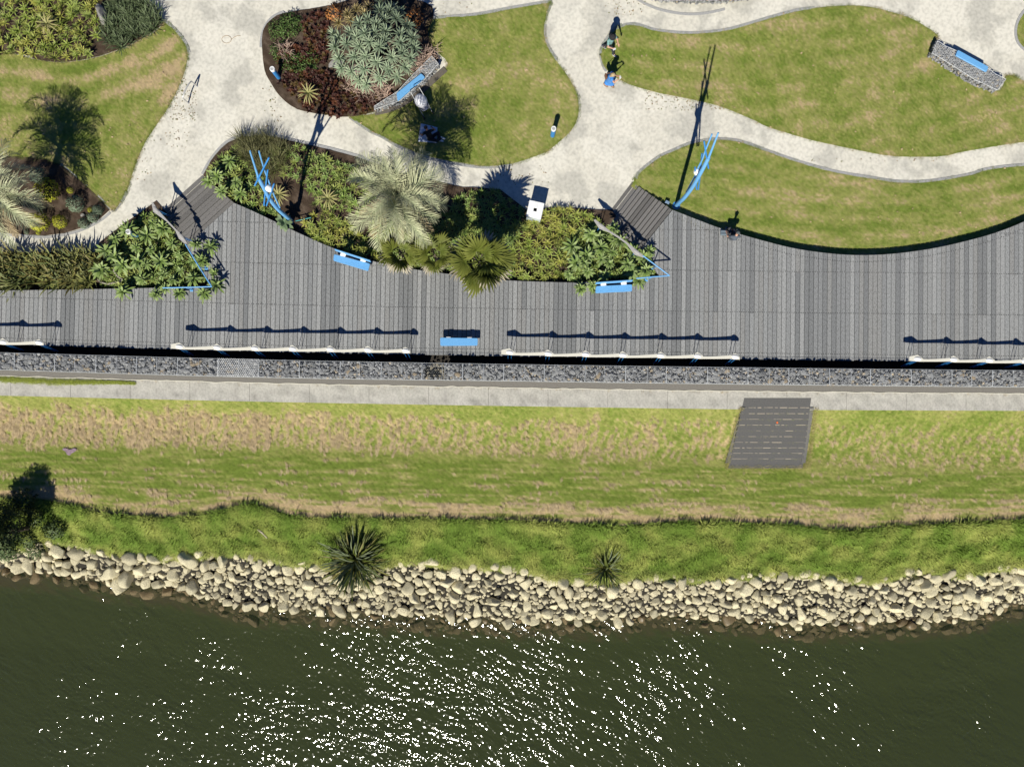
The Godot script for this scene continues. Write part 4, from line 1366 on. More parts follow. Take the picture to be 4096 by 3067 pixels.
	for a in [[1590, 785, 3.5, "large grey-green feathery palm shading the picnic blanket", 50], [-30, 775, 3.0, "grey-green feathery palm over the shrub bed, shading the arc-mown lawn", 44]]:
		var at := W(a[0], a[1], a[2])
		var o := thing("feather_palm", Vector3(at.x, G, at.z), a[3], "palm tree", "feathery palms")
		var h: float = a[2] - G
		part("trunk", stem_mesh(h, 0.24), bark, o)
		rng.seed = 430 + int(a[0])
		for k in a[4]:
			var t = float(k) / a[4]
			var kind := 3 if t < 0.16 else (1 if t < 0.5 else (0 if t < 0.8 else 2))
			part("frond", fronds[kind], lm, o, Transform3D(Basis(Vector3.UP, k * 2.39996 + R(-0.35, 0.35)) * Basis(Vector3.BACK, R(-0.3, 0.22)) * Basis(Vector3.RIGHT, R(-0.45, 0.45)) * Basis.from_scale(Vector3(R(0.85, 1.2), R(0.9, 1.15), R(0.85, 1.15))), Vector3(0, h - 0.25 + 0.3 * t, 0)))
	# --- three fan palms at the deck edge
	var fans := [fan_leaf(411, 0.5, 0.40, Color(0.075, 0.10, 0.014), Color(0.12, 0.14, 0.024)), fan_leaf(412, 0.55, 0.46, Color(0.09, 0.115, 0.016), Color(0.15, 0.16, 0.032)), fan_leaf(413, 0.5, 0.34, Color(0.26, 0.23, 0.16), Color(0.36, 0.325, 0.25))]
	for a in [[1600, 1008, 1.7, "small olive fan palm next to the blue backed bench", 18, 1.3], [1737, 1022, 1.9, "small olive fan palm in the middle of the three by the deck", 18, 1.35], [1918, 1045, 3.0, "tallest fan palm of the three, spilling over the deck boards", 28, 1.85]]:
		var at := W(a[0], a[1], a[2])
		var o := thing("fan_palm", Vector3(at.x, G, at.z), a[3], "palm tree", "fan palms at the deck edge")
		var h: float = a[2] - G
		part("trunk", stem_mesh(h, 0.12), bark, o)
		rng.seed = 440 + int(a[0])
		for k in a[4]:
			var t = float(k) / a[4]
			part("fan_leaf", fans[2 if t < 0.42 else k % 2], lm, o, Transform3D(Basis(Vector3.UP, k * 2.39996 + R(-0.3, 0.3)) * Basis(Vector3.BACK, lerpf(-0.55, 0.95, t) + R(-0.2, 0.2)) * Basis(Vector3.RIGHT, R(-0.6, 0.6)) * Basis.from_scale(Vector3.ONE * a[5] * R(0.7, 1.1)), Vector3(0, h - 0.1, 0)))
	# --- tree aloe of the round bed
	var ta := W(1480, 150, 2.4)
	var tree := thing("tree_aloe", Vector3(ta.x, G, ta.z), "huge blue-green tree aloe with many rosettes, filling the round bed", "tree")
	var tr := MB.new()
	tr.tube([Vector3(0, 0, 0), Vector3(0.05, 0.8, 0), Vector3(0, 1.5, 0.05)], [0.4, 0.3, 0.22], 10)
	rng.seed = 450
	var ros := [rosette(451, 34, 0.56, 0.06, -0.2, 1.4, -0.35, Color(0.17, 0.235, 0.155), Color(0.30, 0.355, 0.225), 3, 0.25), rosette(452, 30, 0.52, 0.06, -0.3, 1.35, -0.3, Color(0.15, 0.21, 0.14), Color(0.26, 0.32, 0.20), 3, 0.25), rosette(453, 28, 0.44, 0.06, -0.2, 1.3, -0.3, Color(0.26, 0.22, 0.09), Color(0.42, 0.33, 0.15), 3, 0.25)]
	rng.seed = 455
	var tips := []
	for e in 900:
		if tips.size() >= 54: break
		var p := Vector2(R(-1, 1), R(-1, 1))
		if p.length() > 1.0: continue
		p *= Vector2(1.95, 2.05)
		var ok := true
		for q in tips:
			if Vector2(q.x, q.z).distance_to(p) < 0.40: ok = false
		if ok: tips.append(Vector3(p.x, 2.85 - 0.42 * p.length_squared() / 2.0 + R(-0.15, 0.15), p.y))
	for k in tips.size():
		tr.tube([Vector3(0, 1.3, 0), tips[k] * Vector3(0.5, 0, 0.5) + Vector3(0, 1.75, 0), tips[k]], [0.12, 0.07, 0.05], 5, false)
		var yellow: bool = tips[k].z < -0.9 and tips[k].x < 0.3 and rng.randf() < 0.7
		part("rosette", ros[2 if yellow else k % 2], lm, tree, Transform3D(Basis(Vector3(tips[k].z, 0, -tips[k].x).normalized(), 0.28 * Vector2(tips[k].x, tips[k].z).length()) * Basis(Vector3.UP, R(0, TAU)), tips[k]))
	part("trunk", tr.mesh(), bark, tree)
	var ob := leafy_ball(456, Vector3(0.5, 0.5, 0.5), 500, 0.11, Color(0.28, 0.10, 0.03), Color(0.45, 0.2, 0.06), 0.3)
	for a in [[1655, 60, 0.9, "orange-brown dry bush at the shaded side of the tree aloe"], [1335, 40, 0.5, "orange-brown dry bush where the round bed meets the pale path"]]:
		var at := W(a[0], a[1], a[2])
		var o := thing("dry_bush", Vector3(at.x, G, at.z), a[3], "bush")
		part("stem", stem_mesh(a[2] - G, 0.05), bark, o)
		part("foliage", ob, lm, o, Transform3D(Basis(), Vector3(0, a[2] - G - 0.2, 0)))
	# --- clipped and loose shrubs of the bed by the path
	var yel := leafy_ball(461, Vector3(0.48, 0.42, 0.48), 2200, 0.06, Color(0.24, 0.28, 0.015), Color(0.55, 0.54, 0.05), 0.75)
	var grn := leafy_ball(462, Vector3(0.5, 0.45, 0.5), 1800, 0.075, Color(0.10, 0.15, 0.10), Color(0.26, 0.33, 0.22), 0.65)
	for a in [[150, 882, 1.1, 0, "clipped yellow-green ball shrub, the sunlit one next to a smaller one"], [236, 885, 0.75, 0, "smaller clipped yellow-green ball shrub beside the larger ball"], [185, 758, 1.25, 0, "yellow-green ball shrub half in the shade of the feathery palm"], [278, 760, 0.36, 0, "tiny yellow-green shrub against the lawn kerb"], [298, 812, 0.9, 1, "loose grey-green shrub in the middle of the mulch bed"], [332, 892, 0.6, 1, "grey-green shrub next to the bed's curved kerb"], [370, 868, 0.6, 1, "grey-green shrub in the pointed corner of the mulch bed"], [388, 838, 0.55, 1, "small blue-green shrub at the corner where kerb and lawn meet"], [358, 838, 0.3, 0, "small lime shrub among blue-green ones"], [150, 930, 0.25, 0, "tiny lime weed on the kerb below the ball shrubs"], [104, 927, 0.25, 1, "tiny grey weed on the kerb below the ball shrubs"], [150, 700, 0.9, 1, "dark shrub in the deep shade of the feathery palm"]]:
		var at := W(a[0], a[1], G + 0.4 * a[2])
		var o := thing("garden_shrub", Vector3(at.x, G, at.z), a[4], "shrub")
		part("stem", stem_mesh(0.25 * a[2], 0.03), bark, o)
		part("foliage", yel if a[3] == 0 else grn, lm, o, Transform3D(Basis(Vector3.UP, R(0, TAU)) * Basis.from_scale(Vector3.ONE * a[2]), Vector3(0, 0.36 * a[2], 0)))
	# --- flaxes on the river bank
	var fl := []
	for k in 4:
		var mb := MB.new()
		mb.leaf(Vector3.ZERO, 0.0, 0.0, 1.55, 0.055, [-0.9, -1.5, -0.5, -2.0][k], 6, 0.3, 0.4, [Color(0.062, 0.08, 0.015), Color(0.05, 0.068, 0.014), Color(0.10, 0.125, 0.065), Color(0.11, 0.11, 0.025)][k], [Color(0.09, 0.11, 0.02), Color(0.065, 0.088, 0.018), Color(0.15, 0.18, 0.10), Color(0.18, 0.165, 0.04)][k], 0.25)
		fl.append(mb.mesh())
	for a in [[1428, 2235, -2.5, 1.45, 290, "big dark green flax clump hanging over the rocks"], [2420, 2275, -2.6, 1.0, 110, "small flax clump with yellow blades at the top of the rocks"], [3650, 2300, -2.8, 0.36, 50, "small grassy tussock among the rocks"], [165, 2180, -2.8, 0.45, 40, "sparse flax tuft above the first boulders"], [2140, 2320, -2.9, 0.25, 26, "little flax seedling in a gap of the rocks"]]:
		var at := W(a[0], a[1], a[2])
		var o := thing("flax_clump", Vector3(at.x, a[2] - 0.2, at.z), a[5], "flax")
		rng.seed = 470 + int(a[0])
		for k in a[4]:
			var t = float(k) / a[4]
			part("leaf", fl[rng.randi() % 4], lm, o, Transform3D(Basis(Vector3.UP, R(0, TAU)) * Basis(Vector3.BACK, lerpf(0.35, 1.45, sqrt(t))) * Basis.from_scale(Vector3.ONE * a[3] * R(0.7, 1.1)), Vector3(R(-0.15, 0.15), 0, R(-0.15, 0.15)) * a[3]))
	# --- leafy tree at the bank's end
	var tt := W(70, 2120, -1.6)
	var bt2 := thing("bank_tree", Vector3(tt.x, -2.45, tt.z), "dark leafy tree at the end of the river bank above the rocks", "tree")
	var trunk := MB.new()
	trunk.tube([Vector3.ZERO, Vector3(0.1, 1.0, 0), Vector3(0.05, 2.6, 0.0)], [0.13, 0.1, 0.05], 8)
	rng.seed = 480
	for k in 14:
		var a := k * 2.4; var h := R(0.5, 2.3)
		var d := Vector3(cos(a), 0.55, sin(a)) * R(0.5, 1.0) * (1.15 - 0.25 * h)
		trunk.tube([Vector3(0.08, h, 0), Vector3(0.08, h, 0) + d], [0.045, 0.012], 5, false)
	part("trunk", trunk.mesh(), bark, bt2)
	var tl := leafy_ball(481, Vector3(0.62, 0.5, 0.62), 900, 0.12, Color(0.035, 0.06, 0.02), Color(0.10, 0.14, 0.05), 0.15)
	for k in 19:
		var a := k * 2.4; var h := 0.35 + 2.75 * k / 19.0
		var rr := 1.75 - 0.5 * h
		part("crown", tl, lm, bt2, Transform3D(Basis(Vector3.UP, R(0, TAU)) * Basis.from_scale(Vector3.ONE * R(0.8, 1.3)), Vector3(cos(a) * rr, h, sin(a) * rr)))
	# --- stones lying in the beds
	var gs := mat("grey garden boulder", sr(0.27, 0.26, 0.245), 0.9, texs["rock grain"], Vector3.ONE * 0.9)
	for a in [[402, 52, Vector3(0.36, 0.42, 0.55), "smooth grey boulder between the rosettes and the dark bush"], [1420, 272, Vector3(0.45, 0.3, 0.28), "flat brown-grey rock below the tree aloe"], [1340, 242, Vector3(0.42, 0.25, 0.26), "grey rock half hidden under the tree aloe"], [312, 852, Vector3(0.13, 0.1, 0.09), "pale stone on the mulch between two shrubs"]]:
		var at := W(a[0], a[1], 0.0)
		var o := part(numbered("garden_boulder"), rock_mesh(int(a[0]), 3, 7), gs, self, Transform3D(Basis(Vector3.UP, 0.4) * Basis.from_scale(a[2]), Vector3(at.x, G + a[2].y * 0.6, at.z)))
		tag(o, a[3], "boulder")
	# a bent pale stem lying in the planter
	var lg := MB.new()
	var g0 := []
	for q in [[378, 1102], [400, 1128], [430, 1135], [480, 1126], [490, 1118], [470, 1105], [455, 1085], [455, 1068]]:
		g0.append(W(q[0], q[1], -0.2))
	lg.tube(g0, [0.03, 0.05, 0.055, 0.055, 0.06, 0.055, 0.055, 0.04], 7)
	tag(part("bent_stem", lg.mesh(), mat("pale dead wood", sr(0.36, 0.33, 0.28), 0.9, texs["soil grain"], Vector3.ONE * 2.0), self), "bent grey agave stem lying between the hedge and the agaves", "stem")

func agave(o: Node3D, leaves: Array, h: float, s: float, lm: Material, bark: Material) -> void:
	part("stem", stem_mesh(h, 0.05), bark, o)
	var n := 16 + rng.randi() % 10
	for k in n:
		var t := float(k) / n
		part("leaf", leaves[k % leaves.size()], lm, o, Transform3D(Basis(Vector3.UP, k * 2.39996) * Basis(Vector3.BACK, lerpf(-0.15, 1.25, t * t) + R(-0.22, 0.22)) * Basis.from_scale(Vector3(s * lerpf(1.0, 0.7, t) * R(0.75, 1.15), s, s * R(0.8, 1.15))), Vector3(0, h, 0)))

# ---------------------------------------------------------------- furniture
func blue_paint() -> StandardMaterial3D:
	var m := mat("sky blue paint", sr(0.135, 0.36, 0.66), 0.42, grain("paint wear", 0.03, 71, [0.0, Color(0.74, 0.8, 0.86), 0.3, Color(0.9, 0.93, 0.95), 0.45, grey(1.0), 0.8, grey(1.0), 1.0, Color(1.0, 0.96, 0.93)], 5), Vector3.ONE * 0.9)
	return m
func deep_blue() -> StandardMaterial3D:
	return mat("strong blue paint", sr(0.035, 0.21, 0.52), 0.4, texs.get("paint wear"), Vector3.ONE * 0.7)

func quad_slab(o: Node3D, called: String, q: Array, y: float, th: float, m: Material, corner := 0.03) -> void:
	# a rounded four-cornered slab given by plan corners, top at y
	var mb := MB.new()
	var poly := PackedVector2Array()
	for k in 4:
		var a: Vector2 = q[(k + 3) % 4]; var b: Vector2 = q[k]; var c: Vector2 = q[(k + 1) % 4]
		var p0 := b + (a - b).normalized() * corner; var p1 := b + (c - b).normalized() * corner
		for s in 4:
			poly.append(p0.lerp(b, s / 3.0).lerp(b.lerp(p1, s / 3.0), s / 3.0))
	mb.slab(poly, y - th, y, 0.008)
	part(called, mb.mesh(), m, o)

func furniture() -> void:
	rng.seed = 555
	var blue := blue_paint()
	var dblue := deep_blue()
	var white := mat("white painted steel", sr(0.74, 0.75, 0.76), 0.45)
	var cream := mat("cream cast rail", sr(0.64, 0.62, 0.54), 0.7, grain("lichen", 0.05, 72, [0.0, Color(0.62, 0.6, 0.5), 0.3, grey(0.92), 0.6, grey(1.0), 1.0, grey(1.0)], 4), Vector3.ONE * 1.2)
	# --- river handrails: cast segments on paired blue struts
	var runs := [
		["cream handrail with white lenses running off beside the hedge strip", [-430, 1359, -285, 1362, -138, 1364, 9, 1367, 153, 1369]],
		["cream handrail with seven white lenses, between the hedge strip and the lone bench", [715, 1385, 866, 1389, 1017, 1392, 1168, 1394, 1319, 1396, 1470, 1398, 1621, 1401]],
		["cream handrail with seven white lenses, between the lone bench and the curved lawn", [2038, 1408, 2192, 1413, 2342, 1416, 2491, 1419, 2643, 1421, 2791, 1423, 2941, 1426]],
		["cream handrail with white lenses at the wide end of the boardwalk", [3672, 1434, 3816, 1437, 3959, 1440, 4102, 1443, 4245, 1446, 4390, 1449]],
	]
	for r in runs:
		var ps := []
		for k in range(0, r[1].size(), 2):
			ps.append(W(r[1][k], r[1][k + 1], 1.0))
		var o := thing("river_handrail", Vector3(ps[0].x, 0, ps[0].z), r[0], "handrail", "handrails above the gabion wall")
		for k in ps.size():
			var p: Vector3 = ps[k] - o.position
			var nxt: Vector3 = (ps[k + 1] if k + 1 < ps.size() else ps[k] + Vector3(0.36, 0, 0.01)) - o.position
			var d := Vector2(nxt.x - p.x, nxt.z - p.z)
			var l := d.length(); var u := d / l; var v := Vector2(-u.y, u.x)
			var c := Vector2(p.x, p.z)
			var pts := []
			# plan of one segment: broad shoulder at the lens, sweeping down to a slender bar
			if k + 1 < ps.size():
				pts = [[-0.16, 0.13], [0.16, 0.145], [0.3, 0.14], [l * 0.5, 0.13], [l - 0.16, 0.105], [l - 0.16, -0.075], [l * 0.75, -0.045], [l * 0.5, -0.01], [l * 0.3, 0.01], [0.3, 0.015], [0.18, -0.07], [0.0, -0.19], [-0.12, -0.13]]
				if k == 0: pts[0] = [-0.40, 0.11]; pts[12] = [-0.40, -0.10]
			else:
				pts = [[-0.16, 0.13], [0.24, 0.14], [0.24, 0.02], [0.14, -0.09], [0.0, -0.17], [-0.12, -0.12]]
			var poly := PackedVector2Array()
			for q in pts: poly.append(c + u * float(q[0]) + v * float(q[1]))
			var mb := MB.new()
			mb.slab(poly, 0.955 + (0.004 if k % 2 else 0.0), 1.0 + (0.004 if k % 2 else 0.0), 0.01)
			var seg := part("rail_segment", mb.mesh(), cream, o)
			var lens := MB.new()
			lens.ball(Transform3D(Basis(Vector3.UP, -u.angle() - 0.12), Vector3(p.x + 0.01, 1.0, p.z + 0.015)), Vector3(0.185, 0.055, 0.10), 20, 6, 0.0)
			part("lens", lens.mesh(), mat("white cast lens", sr(0.82, 0.82, 0.80), 0.35), seg)
			var zf := curve_z(gab_n, ps[k].x) - 0.42 + 0.035 - o.position.z
			for s in [-0.075, 0.085]:
				var st := MB.new()
				var foot := Vector3(p.x + s, -0.35, zf + 0.22); var head := Vector3(p.x + s, 0.95, p.z + 0.07)
				var dir := (head - foot)
				st.box(Transform3D(Basis.looking_at(dir, Vector3.RIGHT), (foot + head) / 2), Vector3(0.05, 0.014, dir.length()), 0.003)
				part("strut", st.mesh(), dblue, o)
	# --- planter corner rails: weathered boards, then a bent blue tube
	var grey_rail := mat("weathered rail board", sr(0.36, 0.35, 0.34), 0.8, texs["lichen"], Vector3.ONE * 1.5)
	for a in [
		["weathered board rail and bent blue tube round the planter corner by the hedge", [607, 809, 622, 838, 665, 880, 702, 918, 725, 946, 745, 975], [741, 977, 796, 1068, 846, 1146, 740, 1149, 650, 1151]],
		["weathered board rail and bent blue tube round the planter corner behind the bench", [2378, 878, 2406, 903, 2440, 925, 2475, 946, 2510, 972, 2548, 1007, 2576, 1027], [2572, 1022, 2630, 1065, 2679, 1102, 2610, 1107, 2546, 1113]],
	]:
		var h := 0.95
		var b0 := W(a[1][0], a[1][1], h)
		var o := thing("planter_rail", Vector3(b0.x, G, b0.z), a[0], "handrail", "planter corner rails")
		var line := []
		for k in range(0, a[1].size(), 2): line.append(P(a[1][k], a[1][k + 1], h) - Vector2(b0.x, b0.z))
		var n := line.size()
		var wide := []
		for k in n: wide.append(0.17 if (k == 1 or k == n - 2) else (0.09 if k == 0 or k == n - 1 else 0.055))
		var up := PackedVector2Array(); var dn := PackedVector2Array()
		for k in n:
			var d: Vector2 = (line[mini(k + 1, n - 1)] - line[maxi(k - 1, 0)]).normalized()
			var v := Vector2(-d.y, d.x)
			up.append(line[k] - v * wide[k] * 0.45); dn.append(line[k] + v * wide[k] * (1.0 if k != 0 and k != n - 1 else 0.5))
		dn.reverse(); up.append_array(dn)
		var mb := MB.new()
		mb.slab(up, h - G - 0.05, h - G, 0.008)
		var board := part("rail_board", mb.mesh(), grey_rail, o)
		for k in [1, n - 2]:
			var dd: Vector2 = line[k + 1] - line[k - 1]
			var lens := MB.new()
			lens.ball(Transform3D(Basis(Vector3.UP, -dd.angle()), Vector3(line[k].x, h - G, line[k].y)), Vector3(0.19, 0.035, 0.085), 16, 5, 0.0)
			part("lens", lens.mesh(), grey_rail, board)
			for s in [-0.07, 0.07]:
				var st := MB.new()
				st.tube([Vector3(line[k].x + s, 0, line[k].y), Vector3(line[k].x + s, h - G - 0.05, line[k].y)], [0.02, 0.02], 6)
				part("strut", st.mesh(), dblue, o)
		var tb := []
		for k in range(0, a[2].size(), 2):
			var q := W(a[2][k], a[2][k + 1], h)
			tb.append(q - o.position)
		var tm := MB.new()
		tm.tube([tb[0], tb[1], tb[2].lerp(tb[1], 0.05), tb[2], tb[2].lerp(tb[3], 0.08), tb[3], tb[4]], [0.032, 0.032, 0.032, 0.034, 0.032, 0.032, 0.032], 8)
		part("tube_rail", tm.mesh(), blue, o)
		for k in [1, 3]:
			var pm := MB.new()
			var leanp = (tb[2] - tb[k]).normalized() * 0.12
			pm.tube([tb[k] - leanp - Vector3(0, tb[k].y - 0.3, 0), tb[k]], [0.026, 0.026], 7)
			pm.box(Transform3D(Basis(), tb[k] - leanp - Vector3(0, tb[k].y - 0.46, 0)), Vector3(0.16, 0.02, 0.16), 0.004)
			part("post", pm.mesh(), blue, o)
	# --- timber-deck benches
	bench("blue bench with backrest at the planted deck edge beside the fan palms", [1335, 1016, 1480, 1054, 1472, 1084, 1332, 1042], [1337, 997, 1480, 1043], 0.45, blue, white, dblue)
	bench("blue bench with backrest backing onto the agave planter", [2384, 1144, 2529, 1137, 2529, 1165, 2382, 1172], [2384, 1131, 2532, 1121], 0.45, blue, white, dblue)
	bench("lone blue backless bench by the river edge between two handrails", [1760, 1350, 1911, 1352, 1910, 1382, 1761, 1383], [], 0.45, blue, white, dblue)
	# --- gabion benches
	gabion_bench("gabion bench with a blue seat on the edge of the round bed", [1727, 224, 1753, 254, 1700, 315, 1600, 402, 1498, 437, 1496, 425, 1590, 365, 1650, 300], [1684, 292, 1700, 308, 1590, 404, 1585, 372], blue)
	gabion_bench("gabion bench with a blue seat between the big lawn and the pale path", [3751, 163, 3785, 185, 3826, 202, 3900, 240, 3957, 276, 3985, 297, 4025, 316, 3991, 360, 3900, 318, 3812, 262, 3730, 212], [3834, 198, 3957, 266, 3949, 287, 3825, 220], blue)
	gabion_bench("low curved gabion wall cut off by the top edge of the view", [2560, -85, 2650, -60, 2780, -40, 2900, -45, 3010, -75, 3010, -20, 2900, -5, 2780, -3, 2650, -12, 2560, -30], [], blue)
	var ap := MB.new()
	ap.slab(plan([1774, 268, 1790, 285, 1680, 385, 1610, 430, 1552, 452, 1500, 462, 1502, 444, 1610, 405, 1715, 318], G), G - 0.05, G + 0.055, 0.005)
	struct("bench_apron", ap.mesh(), mat("dark paving", sr(0.115, 0.10, 0.085), 0.9, texs["concrete grain"], Vector3.ONE))
	# --- litter bin
	var bc := W(2141, 838, 0.59)
	var bin := thing("litter_bin", Vector3(bc.x, G, bc.z), "white boxy litter bin with a square black hole beside the aloes", "bin", "", -0.22)
	var bm := MB.new()
	for s in [-1, 1]:
		bm.box(Transform3D(Basis(), Vector3(0.33 * s, 0.5, 0)), Vector3(0.06, 0.96, 0.76), 0.012)
		bm.box(Transform3D(Basis(), Vector3(0, 0.5, 0.35 * s)), Vector3(0.6, 0.96, 0.06), 0.012)
	part("body", bm.mesh(), mat("pale bin panel", sr(0.50, 0.56, 0.60), 0.4), bin)
	var lid := MB.new()
	for s in [-1, 1]:
		lid.box(Transform3D(Basis(Vector3.BACK, -0.08 * s), Vector3(0.225 * s, 1.005, 0)), Vector3(0.30, 0.045, 0.82), 0.01)
		lid.box(Transform3D(Basis(Vector3.RIGHT, 0.08 * s), Vector3(0, 1.012, 0.245 * s)), Vector3(0.152, 0.045, 0.33), 0.008)
	part("lid", lid.mesh(), mat("white enamel", sr(0.76, 0.77, 0.77), 0.3), bin)
	var inn := MB.new()
	inn.box(Transform3D(Basis(), Vector3(0, 0.5, 0)), Vector3(0.58, 0.7, 0.62))
	part("liner", inn.mesh(), mat("black liner", sr(0.012, 0.012, 0.013), 0.8), bin)
	# --- path bollard lights
	for a in [[2215, 513, "blue cylindrical bollard standing alone on the lawn by the path bend"], [1087, 274, "blue cylindrical bollard at the tip of the round bed"], [510, 926, "blue cylindrical bollard among the agaves of the corner planter"]]:
		var at := W(a[0], a[1], 0.57)
		var o := thing("bollard", Vector3(at.x, G, at.z), a[2], "bollard", "blue bollards")
		var m1 := MB.new()
		m1.lathe(Transform3D(), [Vector2(0.115, 0), Vector2(0.115, 0.9), Vector2(0.105, 0.91)], 20)
		part("post", m1.mesh(), deep_blue(), o)
		var m2 := MB.new()
		m2.lathe(Transform3D(), [Vector2(0.128, 0.89), Vector2(0.128, 1.0), Vector2(0.118, 1.02), Vector2(0.085, 1.02), Vector2(0.08, 0.985)], 22)
		var collar := part("collar", m2.mesh(), white, o)
		var m3 := MB.new()
		m3.lathe(Transform3D(), [Vector2(0.085, 0.99), Vector2(0.0, 0.99)], 16)
		part("grille", m3.mesh(), mat("dark grille", sr(0.12, 0.125, 0.13), 0.5), collar)
		var m4 := MB.new()
		for k in 4:
			m4.box(Transform3D(Basis(), Vector3(0, 1.003, -0.057 + k * 0.038)), Vector3(0.15 if k in [1, 2] else 0.1, 0.012, 0.012))
		part("grille_bar", m4.mesh(), white, collar)
	# --- bicycle hoop
	var f1 := W(752, 412, G); var f2 := W(786, 345, G)
	var hoop := thing("bicycle_hoop", f1, "bent steel bicycle hoop standing alone on the pale path", "bike rack")
	var dd2 := f2 - f1
	var hp := []; var hr := []
	for k in 19:
		var t := k / 18.0
		var x := clampf((t - 0.5) * 1.6, -0.5, 0.5) + 0.5
		var y := 0.72 * sqrt(maxf(0.0, 1.0 - pow(absf(t - 0.5) * 2.0, 2.6)))
		hp.append(dd2 * x + Vector3(0, y, 0)); hr.append(0.034)
	var hm := MB.new()
	hm.tube(hp, hr, 8)
	var steel := mat("brushed steel", sr(0.5, 0.5, 0.5), 0.35)
	steel.metallic = 0.3
	part("hoop", hm.mesh(), steel, hoop)
	var bp := MB.new()
	for q in [Vector3.ZERO, dd2]: bp.lathe(Transform3D(Basis(), q), [Vector2(0.07, 0.0), Vector2(0.07, 0.012), Vector2(0.03, 0.016)], 12)
	part("base_plate", bp.mesh(), steel, hoop)
	# --- loop of cord on the path
	var cp := []; var cr := []
	for k in 46:
		var a := k / 30.0 * TAU
		var q := W(905 + 19 * cos(a), 157 + 15 * sin(a), G + 0.012) if k < 32 else W(924 + (k - 31) * 2.6, 157 - 6.0 * sin((k - 31) * 0.2) - (k - 31) * 0.9, G + 0.012)
		cp.append(q); cr.append(0.009)
	var cm := MB.new()
	cm.tube(cp, cr, 5)
	tag(part("cord_loop", cm.mesh(), mat("rusty cord", sr(0.34, 0.24, 0.15), 0.9), self), "thin rusty cord lying in a loop on the pale path", "cord")

func bench(label: String, seat: Array, back: Array, h: float, blue: Material, white: Material, dblue: Material) -> void:
	var q := []
	for k in range(0, 8, 2): q.append(P(seat[k], seat[k + 1], h))
	var c: Vector2 = (q[0] + q[1] + q[2] + q[3]) / 4.0
	var o := thing("park_bench", Vector3(c.x, 0, c.y), label, "bench", "blue benches on the boardwalk")
	for k in 4: q[k] -= c
	quad_slab(o, "seat", q, h, 0.06, blue, 0.07)
	for s in [0.22, 0.78]:
		var a: Vector2 = q[0].lerp(q[1], s); var b: Vector2 = q[3].lerp(q[2], s)
		var m := MB.new()
		var mid := (a + b) / 2.0
		var ang = -(q[1] - q[0]).angle()
		m.box(Transform3D(Basis(Vector3.UP, ang), Vector3(mid.x, h / 2 - 0.03, mid.y)), Vector3(0.16, h - 0.065, 0.06), 0.006)
		m.box(Transform3D(Basis(Vector3.UP, ang), Vector3(mid.x, 0.012, mid.y)), Vector3(0.22, 0.02, 0.26), 0.004)
		var leg := part("leg", m.mesh(), dblue, o)
		var br := MB.new()
		if back.is_empty():
			br.box(Transform3D(Basis(Vector3.UP, ang), Vector3(a.x, h - 0.04, a.y - 0.012)), Vector3(0.22, 0.05, 0.05), 0.004)
		else:
			var e := (P(back[0], back[1], 0.82) - c).lerp(P(back[2], back[3], 0.82) - c, s)
			br.box(Transform3D(Basis(Vector3.UP, ang), Vector3(lerpf(a.x, e.x, 0.45), h - 0.02, lerpf(a.y, e.y, 0.45))), Vector3(0.27, 0.02, 0.14), 0.004)
			br.box(Transform3D(Basis(Vector3.UP, ang), Vector3(e.x, h / 2 + 0.18, e.y + 0.02)), Vector3(0.25, h + 0.3, 0.015), 0.003)
		part("bracket", br.mesh(), white, leg)
	if not back.is_empty():
		var a := P(back[0], back[1], 0.85) - c; var b := P(back[2], back[3], 0.85) - c
		var m := MB.new()
		m.box(Transform3D(Basis(Vector3.UP, -(b - a).angle()) * Basis(Vector3.RIGHT, -0.12), Vector3((a.x + b.x) / 2, 0.72, (a.y + b.y) / 2)), Vector3((b - a).length(), 0.28, 0.045), 0.012)
		part("backrest", m.mesh(), blue, o)

